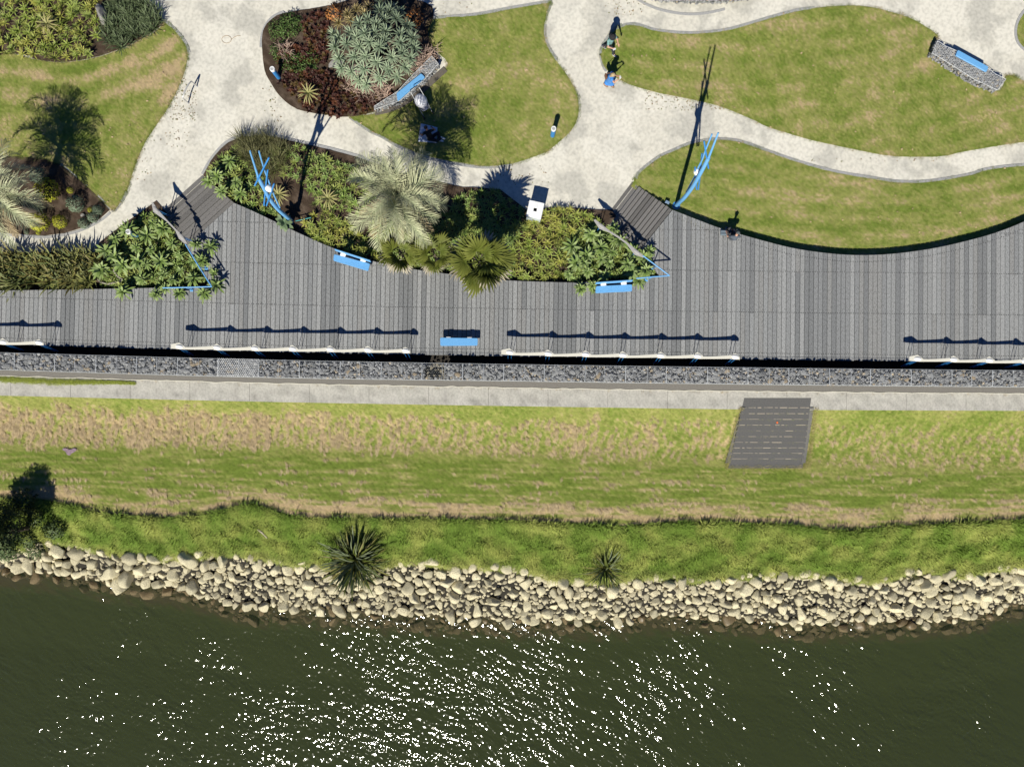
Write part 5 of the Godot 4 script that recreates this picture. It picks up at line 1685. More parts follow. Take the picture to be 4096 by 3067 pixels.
func gabion_bench(label: String, outline: Array, seat: Array, blue: Material) -> void:
	var top := 0.02
	var poly := plan(outline, top)
	var c := Vector2.ZERO
	for p in poly: c += p / poly.size()
	for k in poly.size(): poly[k] -= c
	var o := thing("gabion_bench", Vector3(c.x, G, c.y), label, "bench", "gabion benches")
	var h := top - G
	var core := MB.new()
	var small := Geometry2D.offset_polygon(poly, -0.07)
	if small.size(): core.slab(small[0], 0.0, h - 0.09)
	part("core", core.mesh(), mat("packed grey stone", sr(0.2, 0.205, 0.21), 0.85, texs["stone grain"], Vector3.ONE * 3.0), o)
	var where := []; var tint := PackedColorArray()
	var lo := poly[0]; var hi := poly[0]
	for p in poly:
		lo = lo.min(p); hi = hi.max(p)
	for e in 2600:
		var p := Vector2(R(lo.x, hi.x), R(lo.y, hi.y))
		if not Geometry2D.is_point_in_polygon(p, poly): continue
		var s := R(0.04, 0.075)
		where.append(Transform3D(Basis(Vector3(R(-1, 1), R(-1, 1), R(-1, 1)).normalized(), R(0, TAU)) * Basis.from_scale(Vector3(s * 1.2, s * 0.8, s)), Vector3(p.x, h - 0.05 - R(0, 0.05), p.y)))
		tint.append(stone_grey())
	for k in poly.size():
		var a := poly[k]; var b := poly[(k + 1) % poly.size()]
		for e in int(a.distance_to(b) * 40):
			var s := R(0.05, 0.075)
			var p := a.lerp(b, rng.randf()) * 0.985
			where.append(Transform3D(Basis(Vector3(R(-1, 1), R(-1, 1), R(-1, 1)).normalized(), R(0, TAU)) * Basis.from_scale(Vector3(s, s * 0.8, s)), Vector3(p.x, R(0.03, h - 0.06), p.y)))
			tint.append(stone_grey())
	copies("stone_fill", stone_meshes[1], mats["grey basalt stone"], where, tint, o)
	var mb := MB.new()
	var cell := 0.1; var rowh := cell * 0.866; var j := 0
	var z := lo.y
	while z < hi.y:
		var x := lo.x + (0.05 if j % 2 else 0.0)
		while x < hi.x:
			var p := Vector2(x, z)
			var pts := [p + Vector2(0, -cell * 0.289), p + Vector2(cell * 0.5, -cell * 0.577), p + Vector2(0, cell * 0.289), p + Vector2(-cell * 0.5, -cell * 0.577)]
			for e in [1, 2, 3]:
				if Geometry2D.is_point_in_polygon(pts[0], poly) and Geometry2D.is_point_in_polygon(pts[e], poly):
					mb.tube([Vector3(pts[0].x, h + 0.012, pts[0].y), Vector3(pts[e].x, h + 0.012, pts[e].y)], [0.0042, 0.0042], 3, false)
			x += cell
		z += rowh; j += 1
	part("netting", mb.mesh(), mats["new galvanised wire"], o)
	var fr := MB.new()
	for k in poly.size():
		var a := poly[k]; var b := poly[(k + 1) % poly.size()]
		fr.tube([Vector3(a.x, h + 0.01, a.y), Vector3((a.x + b.x) / 2, h + 0.02, (a.y + b.y) / 2), Vector3(b.x, h + 0.01, b.y)], [0.009, 0.009, 0.009], 5)
	part("frame", fr.mesh(), mats["new galvanised wire"], o)
	if seat.is_empty(): return
	var q := []
	for k in range(0, 8, 2): q.append(P(seat[k], seat[k + 1], top + 0.12) - c)
	quad_slab(o, "seat", q, h + 0.11, 0.07, blue, 0.07)
	for s in [0.2, 0.8]:
		var a: Vector2 = q[0].lerp(q[1], s); var b: Vector2 = q[3].lerp(q[2], s)
		var m := MB.new()
		m.box(Transform3D(Basis(Vector3.UP, -(b - a).angle()), Vector3((a.x + b.x) / 2, h + 0.025, (a.y + b.y) / 2)), Vector3((b - a).length() * 0.8, 0.03, 0.08), 0.004)
		part("bearer", m.mesh(), deep_blue(), o)

# ---------------------------------------------------------------- light masts
func pole(o: Node3D, called: String, pts: Array, r0: float, r1: float, m: Material, sides := 12) -> void:
	var line := []; var rad := []
	for k in range(0, pts.size(), 3):
		line.append(W(pts[k], pts[k + 1], pts[k + 2]) - o.position)
		rad.append(lerpf(r0, r1, float(k) / (pts.size() - 3)))
	# round off the polyline
	var fine := []; var fr := []
	var n := line.size()
	for k in n - 1:
		for s in 4:
			fine.append(line[k].cubic_interpolate(line[k + 1], line[maxi(k - 1, 0)], line[mini(k + 2, n - 1)], s / 4.0)); fr.append(lerpf(rad[k], rad[k + 1], s / 4.0))
	fine.append(line[n - 1]); fr.append(rad[n - 1])
	var mb := MB.new()
	mb.tube(fine, fr, sides)
	part(called, mb.mesh(), m, o)

func masts() -> void:
	var blue := blue_paint()
	var dblue := deep_blue()
	for a in [
		["tall leaning blue light mast with crossed tubes at the lawn edge", [2705, 822, G, 2721, 806, 0.6, 2740, 788, 1.6, 2771, 747, 2.9, 2799, 699, 4.1, 2835, 631, 5.2], [2835, 631, 5.2, 2855, 580, 5.9, 2874, 530, 6.5], [2746, 769, 1.9, 2781, 703, 3.3, 2795, 667, 4.2, 2809, 640, 4.8, 2823, 600, 5.5, 2849, 536, 6.4], [[2817, 564, 5.9, 2826, 620, 5.3, 2835, 673, 4.6], [2781, 669, 4.2, 2784, 715, 3.4, 2787, 757, 2.6], [2809, 614, 5.0, 2801, 699, 3.7, 2794, 757, 2.6]], [2790, 687, 3.8]],
		["tall leaning blue light mast with crossed tubes in the planted bed", [1166, 884, G, 1149, 869, 0.6, 1112, 837, 1.7, 1082, 800, 2.7, 1056, 754, 3.8, 1032, 708, 4.7], [1032, 708, 4.7, 1020, 670, 5.3, 999, 604, 6.5], [1118, 830, 1.8, 1090, 767, 3.3, 1077, 732, 3.9, 1056, 676, 4.9, 1035, 605, 6.3], [[1075, 630, 5.9, 1045, 688, 5.1, 1018, 742, 4.3], [1095, 735, 4.3, 1080, 780, 3.4, 1065, 822, 2.6], [1070, 679, 5.0, 1062, 745, 3.9, 1055, 821, 2.6]], [1076, 753, 3.75]],
	]:
		var p: Array = a[1]
		var base := W(p[0], p[1], G)
		var o := thing("light_mast", base, a[0], "light mast", "blue light masts")
		pole(o, "mast", p, 0.105, 0.085, blue)
		pole(o, "mast_tip", a[2], 0.055, 0.035, blue)
		pole(o, "side_tube", a[3], 0.042, 0.035, blue, 8)
		for c in a[4]: pole(o, "cross_tube", c, 0.036, 0.036, dblue, 8)
		var gp := W(a[5][0], a[5][1], a[5][2]) - base
		var mb := MB.new()
		mb.ball(Transform3D(Basis(Vector3.BACK, 0.3), gp), Vector3(0.17, 0.21, 0.17), 18, 12)
		part("globe", mb.mesh(), mat("opal globe", sr(0.80, 0.80, 0.78), 0.25), o)
		var ft := MB.new()
		ft.lathe(Transform3D(), [Vector2(0.2, 0), Vector2(0.2, 0.03), Vector2(0.12, 0.035)], 14)
		part("base_plate", ft.mesh(), dblue, o)
	# a small blue junction box at the deck edge by the lawn
	var bx := MB.new()
	bx.box(Transform3D(Basis(Vector3.UP, -0.5), W(2669, 810, -0.3)), Vector3(0.22, 0.2, 0.14), 0.01)
	tag(part("junction_box", bx.mesh(), mat("dull blue box", sr(0.16, 0.24, 0.34), 0.5), self), "small dull blue box in the shade of the steps beside the mast", "box")
	var sk := MB.new()
	sk.tube([W(1181, 884, -0.05), W(1243, 870, -0.02)], [0.022, 0.022], 7)
	tag(part("turquoise_rod", sk.mesh(), mat("turquoise paint", sr(0.02, 0.27, 0.28), 0.5), self), "short turquoise rod sticking out beside the blue-green agave", "rod")

# ---------------------------------------------------------------- bank stairs and litter
func stairs_and_litter() -> void:
	rng.seed = 777
	var cg: Texture2D = texs["concrete grain"]
	var asphalt := mat("dark worn concrete", sr(0.11, 0.108, 0.106), 0.92, cg, Vector3.ONE * 0.8)
	bump(asphalt, cg, 0.8)
	var sidec := mat("side kerb concrete", sr(0.12, 0.117, 0.112), 0.92, cg, Vector3.ONE * 0.9)
	var chip := mat("pale worn nosing", sr(0.40, 0.35, 0.28), 0.92, cg, Vector3.ONE * 1.1)
	var o0 := W(3110, 1640, -0.5)
	var o := thing("bank_stairs", o0, "dark concrete stairs going down the grass slope from the river path", "stairs")
	var rel := func(px: float, py: float, y: float) -> Vector2:
		var q := P(px, py, y)
		return Vector2(q.x - o0.x, q.y - o0.z)
	var ground := func(px: float, py: float) -> float:
		var y := -1.0
		for it in 4:
			var q := P(px, py, y)
			y = slope_y(q.x, minf(q.y, curve_z(bank_t, q.x)))
		return y
	var yy := [1592, 1629, 1652, 1675, 1698, 1721, 1744, 1767, 1789, 1811, 1833, 1872]
	var n := yy.size() - 1
	for k in n:
		var y: float = -0.488 if k == 0 else ground.call(3100, yy[k]) + 0.045
		var t0 = (yy[k] - 1592) / 280.0; var t1 = (yy[k + 1] - 1592) / 280.0
		var mb := MB.new()
		var l0 := lerpf(2978, 2914, t0) ; var l1 := lerpf(2978, 2914, t1)
		var r0 := lerpf(3246, 3212, t0); var r1 := lerpf(3246, 3212, t1)
		mb.slab(PackedVector2Array([rel.call(l0, yy[k], y), rel.call(r0, yy[k], y), rel.call(r1, yy[k + 1] + 1.0, y), rel.call(l1, yy[k + 1] + 1.0, y)]), y + 0.5 - 0.3, y + 0.5, 0.006)
		part("landing" if k == 0 or k == n - 1 else "step", mb.mesh(), asphalt, o)
		if k > 0:
			var nm := MB.new()
			var x := l0 + 4.0
			while x < r0 - 4.0:
				var w := R(8, 40)
				if rng.randf() < 0.75:
					var z0 = yy[k] + R(-0.6, 0.3); var z1 = z0 + R(1.5, 3.5)
					nm.slab(PackedVector2Array([rel.call(x, z0, y), rel.call(minf(x + w, r0 - 2), z0 + R(-0.4, 0.4), y), rel.call(minf(x + w, r0 - 2), z1, y), rel.call(x + 2, z1, y)]), y + 0.49, y + 0.5 + 0.006)
				x += w + R(0, 10)
			part("grit_line", nm.mesh(), chip, o)
	for s in [[2984, 2919, 0], [3240, 3206, 1]]:
		var mb := MB.new()
		for k in 10:
			var t0 := k / 10.0; var t1 := (k + 1) / 10.0
			var xa0 := lerpf(s[0], s[1], t0); var xb0 := lerpf(s[0], s[1], t1)
			var pyA := lerpf(1630, 1852, t0); var pyB := lerpf(1630, 1852, t1)
			var yA: float = ground.call(xa0, pyA) + 0.075; var yB: float = ground.call(xb0, pyB) + 0.075
			var xa := lerpf(s[0], s[1], t0); var xb := lerpf(s[0], s[1], t1)
			var w := 17.0 * (-1 if s[2] == 0 else 1)
			var q := [W(xa, pyA, yA) - o0, W(xa + w, pyA, yA) - o0, W(xb + w, pyB, yB) - o0, W(xb, pyB, yB) - o0]
			mb.quad(q[0], q[1], q[2], q[3])
			for e in [[0, 3], [1, 2]]:
				mb.quad(q[e[0]], q[e[1]], q[e[1]] + Vector3(0, -0.4, 0), q[e[0]] + Vector3(0, -0.4, 0))
			if k == 0: mb.quad(q[0], q[1], q[1] + Vector3(0, -0.4, 0), q[0] + Vector3(0, -0.4, 0))
			if k == 9: mb.quad(q[3], q[2], q[2] + Vector3(0, -0.4, 0), q[3] + Vector3(0, -0.4, 0))
		part("side_kerb", mb.mesh(), sidec, o)
	var pk := MB.new()
	pk.box(Transform3D(Basis(Vector3.UP, 0.4), W(3110, 1690, ground.call(3110, 1675) + 0.06)), Vector3(0.08, 0.015, 0.09), 0.003)
	tag(part("snack_wrapper", pk.mesh(), mat("orange wrapper", sr(0.75, 0.16, 0.03), 0.5), self), "tiny orange wrapper on a step of the bank stairs", "litter")
	# heart-shaped crumpled cloth on the flat
	var cl := MB.new()
	var pts := PackedVector2Array()
	for q in [[250, 1794], [262, 1791], [275, 1797], [283, 1797], [296, 1792], [306, 1795], [306, 1802], [296, 1808], [288, 1812], [278, 1823], [268, 1818], [262, 1806], [252, 1800]]: pts.append(P(q[0], q[1], -1.97))
	var cn := noise(7.0, 3, 2)
	var cmesh := sheet(pts, 0.03, func(x, z): return -1.93 + 0.05 * cn.get_noise_2d(x * 0.6 + z, z * 0.6 - x), func(x, z): return Color(0.25, 0.18, 0.22) * (1.0 + 0.35 * cn.get_noise_2d(x * 1.2 + z * 2, z)))
	tag(part("crumpled_cloth", cmesh, mat("mauve cloth", Color.WHITE, 0.9, null, Vector3.ONE, true), self), "crumpled mauve cloth lying on the grass below the slope", "cloth")
	var lg := MB.new()
	lg.tube([W(1030, 2118, -2.3), W(1046, 2128, -2.28), W(1068, 2152, -2.4)], [0.05, 0.06, 0.03], 7)
	tag(part("driftwood", lg.mesh(), mat("pale driftwood", sr(0.36, 0.31, 0.25), 0.9), self), "short piece of pale driftwood in the long grass", "driftwood")
	var st := MB.new()
	st.tube([W(1640, 2246, -2.75), W(1680, 2275, -2.85), W(1716, 2305, -2.95)], [0.02, 0.022, 0.015], 6)
	tag(part("dead_flower_stalk", st.mesh(), mat("dry stalk tan", sr(0.33, 0.26, 0.17), 0.9), self), "long dry stalk lying on the rocks beside the big flax", "stalk")
	# green verge strip between ledge and path at the hedge end
	var where := []; var tint := PackedColorArray()
	for e in 2600:
		var px := R(-300, 540)
		var f := clampf((540 - px) / 500.0, 0.15, 1.0)
		var at := W(px, lerpf(1503, 1530, clampf(px / 540.0, 0, 1)) + (R(1, 15) + R(0, 11)) * minf(1.0, f * 1.6), -0.49)
		where.append(Transform3D(Basis(Vector3.UP, R(0, TAU)) * Basis.from_scale(Vector3.ONE * R(1.0, 2.0)), at))
		tint.append(Color(0.32, 0.37, 0.075) * R(0.7, 1.4))
	for e in 900:   # grass creeping over the edges of the bank stairs
		var f := rng.randf()
		var py := lerpf(1632, 1874, f)
		var px := lerpf(2968, 2906, f) + R(-12, 5) if e % 3 == 0 else (lerpf(3258, 3226, f) + R(-5, 12) if e % 3 == 1 else R(2900, 3222))
		if e % 3 == 2: py = 1872 + R(-7, 6)
		var at := W(px, py, ground.call(px, py))
		where.append(Transform3D(Basis(Vector3.UP, R(0, TAU)) * Basis.from_scale(Vector3.ONE * R(1.0, 2.2)), at + Vector3(0, 0.03, 0)))
		tint.append(Color(0.30, 0.33, 0.085).lerp(Color(0.5, 0.4, 0.22), rng.randf()) * R(0.8, 1.2))
	for e in 260:   # dry wisps along the ledge joint
		var px := R(540, 4100)
		if nB.get_noise_1d(px * 0.02) < 0.12: continue
		var x := (px - 2048.0) / S
		where.append(Transform3D(Basis(Vector3.UP, R(0, TAU)) * Basis.from_scale(Vector3.ONE * R(0.8, 1.5)), Vector3(x, -0.49, curve_z(ledge_s, x) + R(0.0, 0.12))))
		tint.append(Color(0.46, 0.32, 0.12) * R(0.7, 1.2))
	tag(copies("verge_grass", tuft_mesh(5, 7, 0.08, 0.012, 0.05, 0.9, 1), mats["grass blades"], where, tint), "strip of grass and dry wisps in the joint of the river path", "grass")
	# weeds fringing the lawns and scattered leaves on path and deck
	where = []; tint = PackedColorArray()
	for e in 9000:
		var poly: PackedVector2Array = lawns[rng.randi() % 4]
		var k := rng.randi() % poly.size()
		var p := poly[k].lerp(poly[(k + 1) % poly.size()], rng.randf())
		if absf(p.x) > 27 or p.y < -20.5: continue
		p += Vector2(R(-0.09, 0.09), R(-0.09, 0.09))
		where.append(Transform3D(Basis(Vector3.UP, R(0, TAU)) * Basis.from_scale(Vector3.ONE * R(0.8, 1.5)), Vector3(p.x, G + 0.01, p.y)))
		tint.append(Color(0.16, 0.21, 0.045).lerp(Color(0.42, 0.33, 0.17), clampf(nB.get_noise_2d(p.x, p.y) * 1.4, 0, 1)) * R(0.7, 1.35))
	tag(copies("lawn_fringe_grass", tuft_mesh(6, 7, 0.075, 0.012, 0.04, 0.9, 1), mats["grass blades"], where, tint), "untrimmed grass fringe spilling over the lawn kerbs", "grass")
	var leaf := MB.new()
	leaf.leaf(Vector3.ZERO, 0, 0.1, 0.07, 0.04, -0.3, 2, 0.15, 0.5)
	where = []; tint = PackedColorArray()
	for a in [[740, 420, 46, 60, 90], [700, 440, 60, 150, 90], [1090, 430, 40, 130, 60], [2740, 400, 160, 40, 170], [3500, 640, 300, 8, 20], [2080, 700, 120, 40, 30], [1700, 20, 200, 30, 30], [2500, 20, 80, 40, 50], [560, 560, 60, 160, 90]]:
		for e in a[4]:
			var at := W(a[0] + R(-1, 1) * a[2], a[1] + R(-1, 1) * a[3], G + 0.012)
			where.append(Transform3D(Basis(Vector3.UP, R(0, TAU)) * Basis.from_scale(Vector3.ONE * R(0.6, 1.3)), at))
			tint.append([Color(0.28, 0.2, 0.1), Color(0.14, 0.15, 0.05), Color(0.2, 0.13, 0.07)][rng.randi() % 3] * R(0.7, 1.2))
	for e in 160:
		var k := rng.randi() % 4
		var poly: PackedVector2Array = lawns[k]
		var p := poly[rng.randi() % poly.size()].lerp(poly[rng.randi() % poly.size()], R(0.1, 0.9))
		if not Geometry2D.is_point_in_polygon(p, poly): continue
		where.append(Transform3D(Basis(Vector3.UP, R(0, TAU)) * Basis.from_scale(Vector3.ONE * R(0.8, 1.8)), Vector3(p.x, G + 0.07, p.y)))
		tint.append(Color(0.5, 0.36, 0.22) * R(0.7, 1.2))
	tag(copies("fallen_leaves", leaf.mesh(), mat("dead leaf", Color.WHITE, 0.9, null, Vector3.ONE, true), where, tint), "small dead leaves scattered over path and lawns", "leaves")

# ---------------------------------------------------------------- people
func body_mesh(caps: Array, cell: float, blend: float) -> MB:
	# smooth union of tapered capsules [a, b, ra, rb], meshed as surface nets
	var lo := Vector3(1e9, 1e9, 1e9); var hi := -lo
	for c in caps:
		var r := maxf(c[2], c[3]) + blend + cell * 2
		lo = lo.min(c[0] - Vector3.ONE * r).min(c[1] - Vector3.ONE * r)
		hi = hi.max(c[0] + Vector3.ONE * r).max(c[1] + Vector3.ONE * r)
	var n := Vector3i(((hi - lo) / cell).ceil()) + Vector3i.ONE
	var f := PackedFloat32Array()
	f.resize(n.x * n.y * n.z)
	f.fill(1.0)
	for c in caps:
		var a: Vector3 = c[0]; var b: Vector3 = c[1]
		var ra: float = c[2]; var rb: float = c[3]
		var m := maxf(ra, rb) + blend + cell * 2
		var p0 := Vector3i(((a.min(b) - Vector3.ONE * m - lo) / cell).floor()).clamp(Vector3i.ZERO, n - Vector3i.ONE)
		var p1 := Vector3i(((a.max(b) + Vector3.ONE * m - lo) / cell).ceil()).clamp(Vector3i.ZERO, n - Vector3i.ONE)
		var ab := b - a; var len2 := maxf(ab.length_squared(), 1e-8)
		for x in range(p0.x, p1.x + 1):
			for y in range(p0.y, p1.y + 1):
				for z in range(p0.z, p1.z + 1):
					var p := lo + Vector3(x, y, z) * cell
					var t := clampf((p - a).dot(ab) / len2, 0.0, 1.0)
					var d := p.distance_to(a + ab * t) - lerpf(ra, rb, t)
					var k := (x * n.y + y) * n.z + z
					var e := f[k]
					var h := clampf(0.5 + 0.5 * (e - d) / blend, 0.0, 1.0)
					f[k] = lerpf(e, d, h) - blend * h * (1.0 - h)
	var mb := MB.new()
	var id := {}
	var sx := n.y * n.z; var sy := n.z
	for x in n.x - 1:
		for y in n.y - 1:
			for z in n.z - 1:
				var k := x * sx + y * sy + z
				var inside := 0
				for q in [0, 1, sy, sy + 1, sx, sx + 1, sx + sy, sx + sy + 1]:
					if f[k + q] < 0.0: inside += 1
				if inside == 0 or inside == 8: continue
				var sum := Vector3.ZERO; var cnt := 0
				for e in [[0, 0, 0, 1, 0, 0], [0, 0, 0, 0, 1, 0], [0, 0, 0, 0, 0, 1], [1, 0, 0, 1, 1, 0], [1, 0, 0, 1, 0, 1], [0, 1, 0, 1, 1, 0], [0, 1, 0, 0, 1, 1], [0, 0, 1, 1, 0, 1], [0, 0, 1, 0, 1, 1], [1, 1, 0, 1, 1, 1], [1, 0, 1, 1, 1, 1], [0, 1, 1, 1, 1, 1]]:
					var va := f[k + e[0] * sx + e[1] * sy + e[2]]; var vb := f[k + e[3] * sx + e[4] * sy + e[5]]
					if (va < 0.0) != (vb < 0.0):
						sum += Vector3(e[0], e[1], e[2]).lerp(Vector3(e[3], e[4], e[5]), va / (va - vb)); cnt += 1
				var g := Vector3(f[k + sx] - f[k], f[k + sy] - f[k], f[k + 1] - f[k]) + Vector3(f[k + sx + sy + 1] - f[k + sy + 1], f[k + sx + sy + 1] - f[k + sx + 1], f[k + sx + sy + 1] - f[k + sx + sy])
				id[k] = mb.vert(lo + (Vector3(x, y, z) + sum / cnt) * cell, g.normalized())
	for k in id:
		var z: int = k % n.z
		var y: int = (k / n.z) % n.y
		var x: int = k / sx
		for ax in [[sx, sy, 1], [sy, 1, sx], [1, sx, sy]]:
			var u: int = ax[1]; var w: int = ax[2]
			if (f[k] < 0.0) == (f[k + ax[0]] < 0.0): continue
			if not (id.has(k - u) and id.has(k - w) and id.has(k - u - w)): continue
			mb.idx3(id[k], id[k - u], id[k - u - w]); mb.idx3(id[k], id[k - u - w], id[k - w])
	return mb

func hand(mb: MB, at: Vector3, dir: Vector3, palm_n: Vector3, thumb_side: Vector3) -> void:
	# palm and five curled fingers, added to the body's own mesh
	dir = dir.normalized(); palm_n = (palm_n - dir * palm_n.dot(dir)).normalized()
	var side := dir.cross(palm_n).normalized()
	if side.dot(thumb_side) < 0: side = -side
	mb.ball(Transform3D(Basis(side, palm_n, dir), at + dir * 0.045), Vector3(0.042, 0.017, 0.052), 10, 8)
	for k in 4:
		var l: float = [0.066, 0.076, 0.07, 0.054][k]
		var o := at + dir * 0.085 + side * (0.03 - 0.02 * k)
		var p1 := o + dir * l * 0.45 - palm_n * 0.006
		var p2 := p1 + (dir * 0.7 + palm_n * 0.7).normalized() * l * 0.32
		mb.tube([o - dir * 0.02, o, p1, p2, p2 + (dir * 0.2 + palm_n).normalized() * l * 0.26], [0.009, 0.0095, 0.009, 0.008, 0.006], 7)
	var t0 := at + dir * 0.025 + side * 0.035
	var t1 := t0 + (side * 0.7 + dir * 0.7).normalized() * 0.032
	mb.tube([t0 - side * 0.01, t0, t1, t1 + (dir + palm_n * 0.5).normalized() * 0.03], [0.011, 0.011, 0.0095, 0.007], 7)

func head(mb: MB, c: Vector3, face: Vector3, up: Vector3) -> void:
	# skull and jaw are in the body field; here nose, ears, brow and lips
	var side := face.cross(up).normalized()
	mb.tube([c + face * 0.085 + up * 0.025, c + face * 0.108 - up * 0.015, c + face * 0.095 - up * 0.022], [0.008, 0.014, 0.01], 7)
	for s in [-1.0, 1.0]:
		mb.ball(Transform3D(Basis(side, up, face), c + side * s * 0.078 - up * 0.005), Vector3(0.012, 0.03, 0.02), 8, 6)
	mb.ball(Transform3D(Basis(side, up, face), c + face * 0.088 - up * 0.05), Vector3(0.024, 0.007, 0.008), 8, 6)

func eyes(o: Node3D, c: Vector3, face: Vector3, up: Vector3) -> void:
	var side := face.cross(up).normalized()
	var mb := MB.new()
	for s in [-1.0, 1.0]:
		mb.ball(Transform3D(Basis(), c + face * 0.083 + side * s * 0.031 + up * 0.012), Vector3(0.011, 0.008, 0.011), 8, 6)
	part("eyes", mb.mesh(), mat("dark eye", sr(0.03, 0.025, 0.02), 0.3), o)

func shoe(o: Node3D, at: Vector3, dir: Vector3, m: Material, sole: Material) -> void:
	dir.y = 0; dir = dir.normalized()
	var mb := body_mesh([[at + Vector3(0, 0.055, 0) - dir * 0.05, at + Vector3(0, 0.05, 0) + dir * 0.14, 0.045, 0.038], [at + Vector3(0, 0.06, 0) - dir * 0.05, at + Vector3(0, 0.1, 0) - dir * 0.03, 0.045, 0.04]], 0.014, 0.02)
	var sh := part("shoe", mb.mesh(), m, o)
	var sl := MB.new()
	sl.ball(Transform3D(Basis(dir.cross(Vector3.UP), Vector3.UP, -dir), at + Vector3(0, 0.014, 0) + dir * 0.045), Vector3(0.054, 0.016, 0.15), 14, 6)
	part("sole", sl.mesh(), sole, sh)

func person(label: String, base: Vector3, j: Dictionary, skin: Color, top: Color, legs: Color, sleeve: float) -> Node3D:
	# j: joints in world metres. The body is one continuous surface; garments are its children
	var o := thing("person", base, label, "person")
	var J := {}
	for k in j: J[k] = (j[k] as Vector3) - base if j[k] is Vector3 else j[k]
	var sk := mat("skin %d" % int(skin.r * 100), sr(skin.r, skin.g, skin.b), 0.55)
	sk.subsurf_scatter_enabled = true
	sk.subsurf_scatter_strength = 0.1
	var face: Vector3 = j.face.normalized() if j.has("face") else Vector3.FORWARD
	var up: Vector3 = (J.head - J.neck).normalized()
	face = (face - up * face.dot(up)).normalized()
	var caps := [
		[J.hip, J.chest, 0.125, 0.135], [J.chest, J.neck, 0.125, 0.06], [J.sl, J.sr_, 0.058, 0.058], [J.neck, J.head, 0.052, 0.055],
		[J.head + up * 0.02, J.head + up * 0.03 - face * 0.02, 0.088, 0.09], [J.head, J.head - up * 0.055 + face * 0.04, 0.07, 0.05],
		[J.sl, J.el, 0.05, 0.04], [J.el, J.wl, 0.04, 0.027], [J.sr_, J.er, 0.05, 0.04], [J.er, J.wr, 0.04, 0.027],
		[J.hl, J.kl, 0.085, 0.058], [J.kl, J.al, 0.056, 0.037], [J.hr, J.kr, 0.085, 0.058], [J.kr, J.ar, 0.056, 0.037], [J.hl, J.hr, 0.09, 0.09],
		[J.al, J.al + Vector3(0, -0.04, 0) + j.foot * 0.09, 0.036, 0.026], [J.ar, J.ar + Vector3(0, -0.04, 0) + j.foot * 0.09, 0.036, 0.026]]
	var mb := body_mesh(caps, 0.017, 0.035)
	head(mb, J.head, face, up)
	hand(mb, J.wl, J.wl - J.el, j.palm, Vector3.UP)
	hand(mb, J.wr, J.wr - J.er, j.palm, Vector3.UP)
	part("body", mb.mesh(), sk, o)
	eyes(o, J.head, face, up)
	var cloth := mat("top cloth %s" % top.to_html(), sr(top.r, top.g, top.b), 0.85)
	var shirt := body_mesh([[J.hip, J.chest, 0.142, 0.152], [J.chest, J.chest.lerp(J.neck, 0.75), 0.142, 0.085], [J.sl, J.sr_, 0.072, 0.072], [J.sl, J.sl.lerp(J.el, sleeve), 0.066, 0.062], [J.sr_, J.sr_.lerp(J.er, sleeve), 0.066, 0.062]], 0.02, 0.035)
	part("shirt", shirt.mesh(), cloth, o)
	if legs.a > 0.5:
		var lc := mat("leg cloth %s" % legs.to_html(), sr(legs.r, legs.g, legs.b), 0.85)
		var end: float = j.get("leg_end", 0.92)
		var tr := body_mesh([[J.hl, J.hr, 0.108, 0.108], [J.hl, J.kl, 0.1, 0.075], [J.hr, J.kr, 0.1, 0.075], [J.kl, J.kl.lerp(J.al, end), 0.073, 0.058], [J.kr, J.kr.lerp(J.ar, end), 0.073, 0.058]], 0.02, 0.03)
		part("trousers", tr.mesh(), lc, o)
	return o

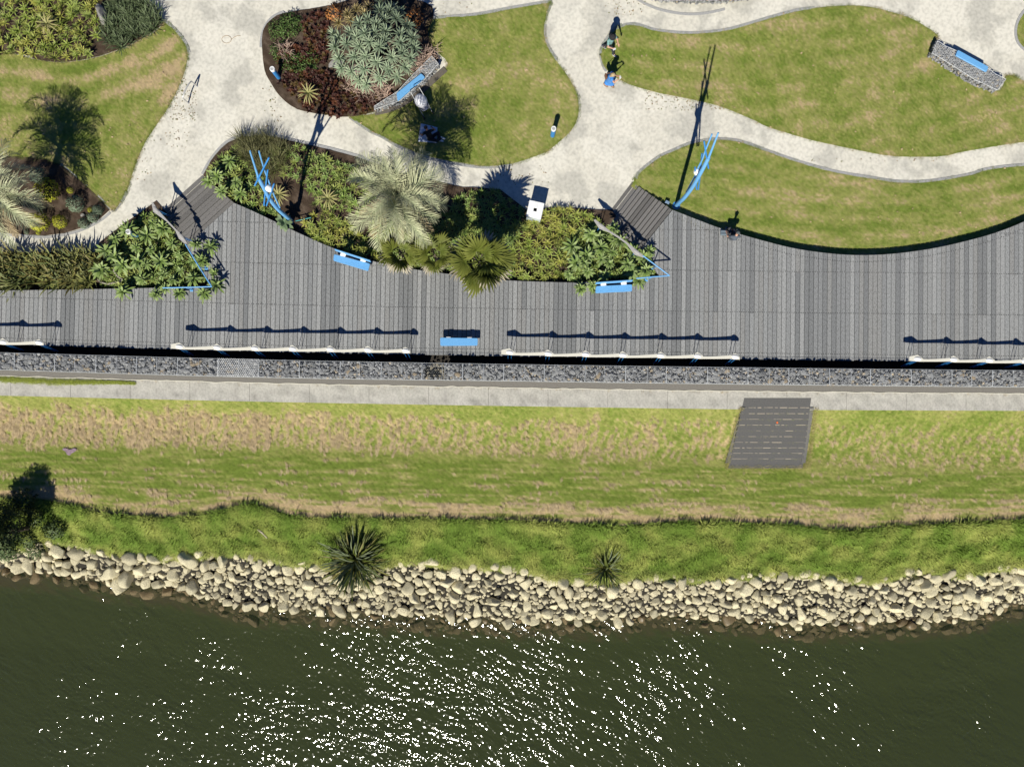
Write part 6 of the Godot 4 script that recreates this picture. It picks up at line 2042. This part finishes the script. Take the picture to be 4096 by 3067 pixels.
func people() -> void:
	var V := func(x: float, y: float, z: float) -> Vector3: return Vector3(x, y, z)
	var skin := Color(0.48, 0.27, 0.19)
	var white := mat("white rubber", sr(0.75, 0.75, 0.75), 0.6)
	var navy := mat("navy canvas", sr(0.025, 0.04, 0.085), 0.8)
	# walker in a hat, stepping off the kerb
	var g := G
	var b := Vector3(4.87, g, -16.82)
	var o := person("person in a teal shirt and black hat stepping from the path onto the lawn", b, {
		"hip": V.call(4.84, g + 0.95, -16.85), "chest": V.call(4.84, g + 1.3, -16.81), "neck": V.call(4.84, g + 1.48, -16.77), "head": V.call(4.86, g + 1.62, -16.73),
		"sl": V.call(5.0, g + 1.42, -16.92), "sr_": V.call(4.70, g + 1.42, -16.66), "el": V.call(5.16, g + 1.15, -16.88), "wl": V.call(5.22, g + 1.12, -16.66),
		"er": V.call(4.72, g + 1.13, -16.50), "wr": V.call(4.96, g + 1.10, -16.44), "hl": V.call(4.92, g + 0.9, -16.91), "hr": V.call(4.78, g + 0.9, -16.79),
		"kl": V.call(4.86, g + 0.5, -16.88), "al": V.call(4.62, g + 0.12, -17.06), "kr": V.call(5.02, g + 0.5, -16.68), "ar": V.call(5.14, g + 0.1, -16.64),
		"face": Vector3(0.75, -0.15, 0.6), "foot": Vector3(0.75, 0, 0.6), "palm": Vector3(0, -0.3, -1)}, skin, Color(0.16, 0.30, 0.30), Color(0.03, 0.033, 0.04), 0.55)
	shoe(o, Vector3(4.62, g, -17.06) - b, Vector3(0.75, 0, 0.6), navy, white)
	shoe(o, Vector3(5.14, g, -16.64) - b, Vector3(0.75, 0, 0.6), navy, white)
	var hat := MB.new()
	hat.lathe(Transform3D(Basis(Vector3.BACK, -0.08), Vector3(4.86, g + 1.69, -16.73) - b), [Vector2(0.0, 0.1), Vector2(0.07, 0.098), Vector2(0.098, 0.07), Vector2(0.105, 0.0), Vector2(0.175, -0.012), Vector2(0.178, -0.018), Vector2(0.1, -0.012)], 24)
	part("hat", hat.mesh(), mat("black felt", sr(0.018, 0.018, 0.02), 0.9), o)
	var ph := thing("phone", Vector3(5.03, g + 1.12, -16.40), "white phone in the hands of the person with the hat", "phone")
	var pm := MB.new()
	pm.box(Transform3D(Basis(Vector3.UP, 0.5), Vector3.ZERO), Vector3(0.15, 0.012, 0.08), 0.003)
	part("case", pm.mesh(), white, ph)
	pm = MB.new()
	pm.box(Transform3D(Basis(Vector3.UP, 0.5), Vector3(0, 0.0075, 0)), Vector3(0.135, 0.002, 0.07))
	part("screen", pm.mesh(), mat("pale screen", sr(0.6, 0.6, 0.62), 0.2), ph)
	# photographer in a blue dress
	b = Vector3(4.86, g, -15.06)
	o = person("person in a blue dress with a brown bag, photographing at the path corner", b, {
		"hip": V.call(4.86, g + 0.9, -15.05), "chest": V.call(4.86, g + 1.22, -15.0), "neck": V.call(4.88, g + 1.38, -14.98), "head": V.call(4.93, g + 1.50, -14.97),
		"sl": V.call(4.88, g + 1.32, -15.15), "sr_": V.call(4.88, g + 1.32, -14.83), "el": V.call(5.06, g + 1.08, -15.14), "wl": V.call(5.16, g + 1.26, -15.02),
		"er": V.call(5.02, g + 1.08, -14.78), "wr": V.call(5.2, g + 1.2, -14.88), "hl": V.call(4.86, g + 0.86, -15.14), "hr": V.call(4.86, g + 0.86, -14.97),
		"kl": V.call(4.78, g + 0.46, -15.13), "al": V.call(4.71, g + 0.09, -15.12), "kr": V.call(4.98, g + 0.46, -15.02), "ar": V.call(5.03, g + 0.09, -15.08),
		"face": Vector3(0.9, -0.35, 0.1), "foot": Vector3(0.6, 0, 0.5), "palm": Vector3(0.2, 0, 0.0) + Vector3(0, 0, 0.1)}, skin, Color(0.045, 0.20, 0.55), Color(0, 0, 0, 0), 0.12)
	var dr := body_mesh([[Vector3(0, 0.98, 0.03), Vector3(-0.05, 0.52, -0.03), 0.16, 0.17], [Vector3(0.0, 0.92, 0.0), Vector3(0.1, 0.52, 0.02), 0.15, 0.17], [Vector3(-0.12, 0.52, 0.05), Vector3(0.14, 0.50, 0.06), 0.13, 0.13]], 0.022, 0.06)
	part("dress_skirt", dr.mesh(), mat("top cloth %s" % Color(0.045, 0.20, 0.55).to_html(), Color.WHITE), o)
	var hair := body_mesh([[Vector3(0.06, 1.53, 0.09), Vector3(0.03, 1.52, 0.09), 0.1, 0.1], [Vector3(0.02, 1.5, 0.09), Vector3(-0.06, 1.36, 0.09), 0.085, 0.05]], 0.016, 0.03)
	part("hair", hair.mesh(), mat("fair hair", sr(0.36, 0.27, 0.15), 0.6), o)
	for q in [Vector3(4.71, g, -15.12), Vector3(5.03, g, -15.08)]: shoe(o, q - b, Vector3(0.6, 0, 0.5), mat("tan leather", sr(0.3, 0.17, 0.1), 0.6), mat("brown sole", sr(0.14, 0.09, 0.06), 0.8))
	var bag := thing("shoulder_bag", Vector3(4.63, g + 0.98, -15.12), "brown leather bag slung on the back of the person in blue", "bag")
	pm = MB.new()
	pm.box(Transform3D(Basis(Vector3.UP, 0.3), Vector3.ZERO), Vector3(0.1, 0.26, 0.24), 0.03)
	part("pouch", pm.mesh(), mat("brown leather", sr(0.13, 0.055, 0.028), 0.5), bag)
	pm = MB.new()
	pm.tube([Vector3(0.0, 0.1, -0.08), Vector3(0.12, 0.36, -0.02), Vector3(0.27, 0.47, 0.12), Vector3(0.34, 0.25, 0.3), Vector3(0.1, 0.12, 0.2)], [0.013, 0.013, 0.013, 0.013, 0.013], 6)
	part("strap", pm.mesh(), mat("tan leather", Color.WHITE), bag)
	var camo := thing("camera", Vector3(5.28, g + 1.28, -14.95), "small white camera held out by the person in blue", "camera")
	pm = MB.new()
	pm.box(Transform3D(Basis(), Vector3.ZERO), Vector3(0.05, 0.09, 0.15), 0.01)
	part("body", pm.mesh(), white, camo)
	pm = MB.new()
	pm.lathe(Transform3D(Basis(Vector3.BACK, -PI / 2), Vector3(0.02, 0, 0)), [Vector2(0.033, 0), Vector2(0.033, 0.05), Vector2(0.0, 0.05)], 14)
	part("lens_barrel", pm.mesh(), mat("grey plastic", sr(0.35, 0.35, 0.35), 0.4), camo)
	# sitter on the deck edge
	b = Vector3(10.98, 0.0, -7.28)
	o = person("person in a slate shirt sitting on the boardwalk edge facing the lawn", b, {
		"hip": V.call(10.98, 0.12, -7.26), "chest": V.call(10.99, 0.48, -7.2), "neck": V.call(11.02, 0.66, -7.27), "head": V.call(11.05, 0.80, -7.36),
		"sl": V.call(10.81, 0.60, -7.22), "sr_": V.call(11.17, 0.60, -7.22), "el": V.call(10.69, 0.34, -7.3), "wl": V.call(10.68, 0.2, -7.52),
		"er": V.call(11.22, 0.34, -7.36), "wr": V.call(11.08, 0.24, -7.58), "hl": V.call(10.89, 0.11, -7.3), "hr": V.call(11.07, 0.11, -7.3),
		"kl": V.call(10.86, 0.12, -7.72), "al": V.call(10.86, -0.3, -7.74), "kr": V.call(11.09, 0.12, -7.66), "ar": V.call(11.09, -0.3, -7.7),
		"face": Vector3(0, -0.5, -1), "foot": Vector3(0, 0, -1), "palm": Vector3(0, -1, 0), "leg_end": 0.1}, skin, Color(0.075, 0.09, 0.115), Color(0.05, 0.05, 0.055), 0.5)
	for q in [Vector3(10.86, G + 0.05, -7.74), Vector3(11.09, G + 0.05, -7.7)]: shoe(o, q - b, Vector3(0, 0, -1), navy, white)
	var cap := MB.new()
	cap.ball(Transform3D(Basis(Vector3.RIGHT, -0.45), Vector3(11.05, 0.83, -7.36) - b), Vector3(0.098, 0.10, 0.108), 16, 7, 0.05)
	cap.box(Transform3D(Basis(Vector3.RIGHT, -0.35), Vector3(11.05, 0.80, -7.49) - b), Vector3(0.13, 0.012, 0.11), 0.004)
	part("cap", cap.mesh(), mat("dark cap cloth", sr(0.07, 0.085, 0.09), 0.9), o)
	var satchel := thing("satchel", W(2896, 931, 0.06), "grey-blue satchel lying on the deck beside the seated person", "bag")
	pm = MB.new()
	pm.box(Transform3D(Basis(Vector3.UP, -0.03), Vector3(0, 0.02, 0)), Vector3(0.34, 0.13, 0.26), 0.03)
	part("pouch", pm.mesh(), mat("slate canvas", sr(0.13, 0.17, 0.205), 0.9), satchel)
	pm = MB.new()
	pm.box(Transform3D(Basis(Vector3.UP, -0.03), Vector3(0, 0.09, 0.06)), Vector3(0.3, 0.016, 0.1), 0.005)
	part("flap", pm.mesh(), mat("slate canvas flap", sr(0.10, 0.135, 0.165), 0.9), satchel)
	# picnicker on a pale blanket in the palm's shade
	var bq := plan([1684, 496, 1750, 511, 1748, 574, 1673, 568], G)
	var fold := noise(1.6, 9, 2)
	var bl := sheet(bq, 0.06, func(x, z): return G + 0.085 + 0.03 * fold.get_noise_2d(x * 2, z), func(_x, _z): return Color(0.62, 0.66, 0.74))
	tag(part("picnic_blanket", bl, mat("pale blue blanket", Color.WHITE, 0.95, null, Vector3.ONE, true), self), "pale blue picnic blanket on the lawn in the palm's shade", "blanket")
	var pc := W(1722, 556, G)
	b = pc
	var s := G + 0.09
	o = person("person in black sitting on the pale picnic blanket", b, {
		"hip": V.call(pc.x, s + 0.13, pc.z), "chest": V.call(pc.x - 0.05, s + 0.46, pc.z - 0.1), "neck": V.call(pc.x - 0.1, s + 0.62, pc.z - 0.2), "head": V.call(pc.x - 0.14, s + 0.74, pc.z - 0.28),
		"sl": V.call(pc.x + 0.1, s + 0.56, pc.z - 0.2), "sr_": V.call(pc.x - 0.24, s + 0.56, pc.z - 0.08), "el": V.call(pc.x + 0.26, s + 0.36, pc.z - 0.32), "wl": V.call(pc.x + 0.12, s + 0.26, pc.z - 0.46),
		"er": V.call(pc.x - 0.38, s + 0.32, pc.z - 0.06), "wr": V.call(pc.x - 0.48, s + 0.12, pc.z - 0.18), "hl": V.call(pc.x + 0.08, s + 0.1, pc.z - 0.05), "hr": V.call(pc.x - 0.04, s + 0.1, pc.z + 0.05),
		"kl": V.call(pc.x + 0.42, s + 0.2, pc.z - 0.22), "al": V.call(pc.x + 0.5, s + 0.06, pc.z + 0.1), "kr": V.call(pc.x + 0.34, s + 0.16, pc.z + 0.16), "ar": V.call(pc.x + 0.56, s + 0.06, pc.z - 0.02),
		"face": Vector3(-0.4, -0.6, -0.8), "foot": Vector3(1, 0, 0.3), "palm": Vector3(0, -1, 0)}, Color(0.40, 0.20, 0.14), Color(0.012, 0.012, 0.014), Color(0.014, 0.014, 0.017), 0.5)
	for q in [Vector3(0.5, 0.09, 0.1), Vector3(0.58, 0.09, -0.02)]: shoe(o, q, Vector3(1, 0, 0.3), white, white)
	cap = MB.new()
	cap.ball(Transform3D(Basis(), Vector3(-0.14, 0.87, -0.28)), Vector3(0.1, 0.09, 0.1), 14, 6, 0.0)
	part("hair", cap.mesh(), mat("dark hair", sr(0.03, 0.022, 0.018), 0.6), o)
	stroller()

func stroller() -> void:
	var at := W(1690, 415, 0.1)
	var o := thing("stroller", Vector3(at.x, G, at.z), "navy stroller with a white muslin over its hood beside the gabion bench", "stroller", "", 0.55)
	var steel := mat("pale alloy tube", sr(0.55, 0.56, 0.57), 0.35)
	var hull := MB.new()
	hull.ball(Transform3D(Basis(Vector3.RIGHT, PI), Vector3(0, 0.62, 0.0)), Vector3(0.24, 0.24, 0.40), 18, 7, 0.0)
	part("bassinet", hull.mesh(), mat("navy fabric", sr(0.02, 0.026, 0.05), 0.9), o)
	var inn := MB.new()
	inn.ball(Transform3D(Basis(), Vector3(0.0, 0.58, 0.15)), Vector3(0.19, 0.06, 0.2), 14, 6, 0.0)
	part("mattress", inn.mesh(), mat("grey lining", sr(0.38, 0.37, 0.40), 0.95), o)
	var hood := MB.new()
	var hn := noise(6.0, 4, 2)
	var seg := 22; var rings := 12
	for k in rings + 1:
		var la := PI / 2 * k / rings
		for q in seg:
			var lon := TAU * q / seg
			var u := Vector3(cos(la) * cos(lon), sin(la), cos(la) * sin(lon))
			hood.vert(Vector3(0, 0.6, -0.14) + u * Vector3(0.31, 0.30, 0.36) * (1.0 + 0.07 * hn.get_noise_3dv(u)), u)
	for k in rings:
		for q in seg:
			var p := k * seg + q; var e := k * seg + (q + 1) % seg
			hood.idx3(p, e + seg, e); hood.idx3(p, p + seg, e + seg)
	part("muslin_cover", hood.mesh(), mat("white muslin", sr(0.80, 0.80, 0.83), 0.95), o)
	var fr := MB.new()
	for s in [-1.0, 1.0]:
		fr.tube([Vector3(0.24 * s, 0.12, 0.42), Vector3(0.26 * s, 0.55, 0.0), Vector3(0.25 * s, 0.8, -0.3), Vector3(0.24 * s, 0.98, -0.62)], [0.014, 0.014, 0.014, 0.014], 7)
		fr.tube([Vector3(0.25 * s, 0.62, -0.05), Vector3(0.25 * s, 0.14, -0.38)], [0.013, 0.013], 7)
	part("frame", fr.mesh(), steel, o)
	var hd := MB.new()
	hd.tube([Vector3(-0.24, 0.98, -0.62), Vector3(-0.2, 1.02, -0.72), Vector3(0.2, 1.02, -0.72), Vector3(0.24, 0.98, -0.62)], [0.02, 0.02, 0.02, 0.02], 8)
	part("handlebar", hd.mesh(), mat("black foam", sr(0.02, 0.02, 0.02), 0.9), o)
	var bar := MB.new()
	bar.tube([Vector3(-0.24, 0.64, 0.2), Vector3(-0.16, 0.72, 0.4), Vector3(0.16, 0.72, 0.4), Vector3(0.24, 0.64, 0.2)], [0.014, 0.014, 0.014, 0.014], 7)
	part("bumper_bar", bar.mesh(), mat("white rubber", Color.WHITE), o)
	var basket := MB.new()
	basket.box(Transform3D(Basis(), Vector3(0, 0.24, -0.05)), Vector3(0.38, 0.14, 0.5), 0.03)
	part("basket", basket.mesh(), mat("black mesh", sr(0.02, 0.02, 0.024), 0.9), o)
	for q in [Vector3(-0.27, 0.12, 0.44), Vector3(0.27, 0.12, 0.44), Vector3(-0.29, 0.14, -0.4), Vector3(0.29, 0.14, -0.4)]:
		var tyre := MB.new()
		tyre.lathe(Transform3D(Basis(Vector3.BACK, PI / 2), q), [Vector2(q.y * 0.62, -0.018), Vector2(q.y * 0.95, -0.02), Vector2(q.y, 0.0), Vector2(q.y * 0.95, 0.02), Vector2(q.y * 0.62, 0.018), Vector2(q.y * 0.62, -0.018)], 18)
		var w := part("wheel", tyre.mesh(), mat("black tyre", sr(0.015, 0.015, 0.015), 0.8), o)
		var hub := MB.new()
		hub.lathe(Transform3D(Basis(Vector3.BACK, PI / 2), q), [Vector2(0.0, -0.014), Vector2(q.y * 0.6, -0.01), Vector2(q.y * 0.6, 0.01), Vector2(0.0, 0.014)], 14)
		part("rim", hub.mesh(), steel, w)
	var toy := thing("soft_toy", W(1668, 408, 0.25), "small white and orange toy hanging at the stroller's hood", "toy")
	var tm := MB.new()
	tm.ball(Transform3D(), Vector3(0.05, 0.045, 0.05), 10, 8); tm.ball(Transform3D(Basis(), Vector3(0, 0.06, 0.0)), Vector3(0.035, 0.035, 0.035), 10, 8)
	part("body", tm.mesh(), mat("white rubber", Color.WHITE), toy)
	tm = MB.new()
	tm.ball(Transform3D(Basis(), Vector3(0.05, 0.01, 0.03)), Vector3(0.035, 0.03, 0.035), 10, 8)
	part("tag", tm.mesh(), mat("orange felt", sr(0.7, 0.14, 0.05), 0.9), toy)
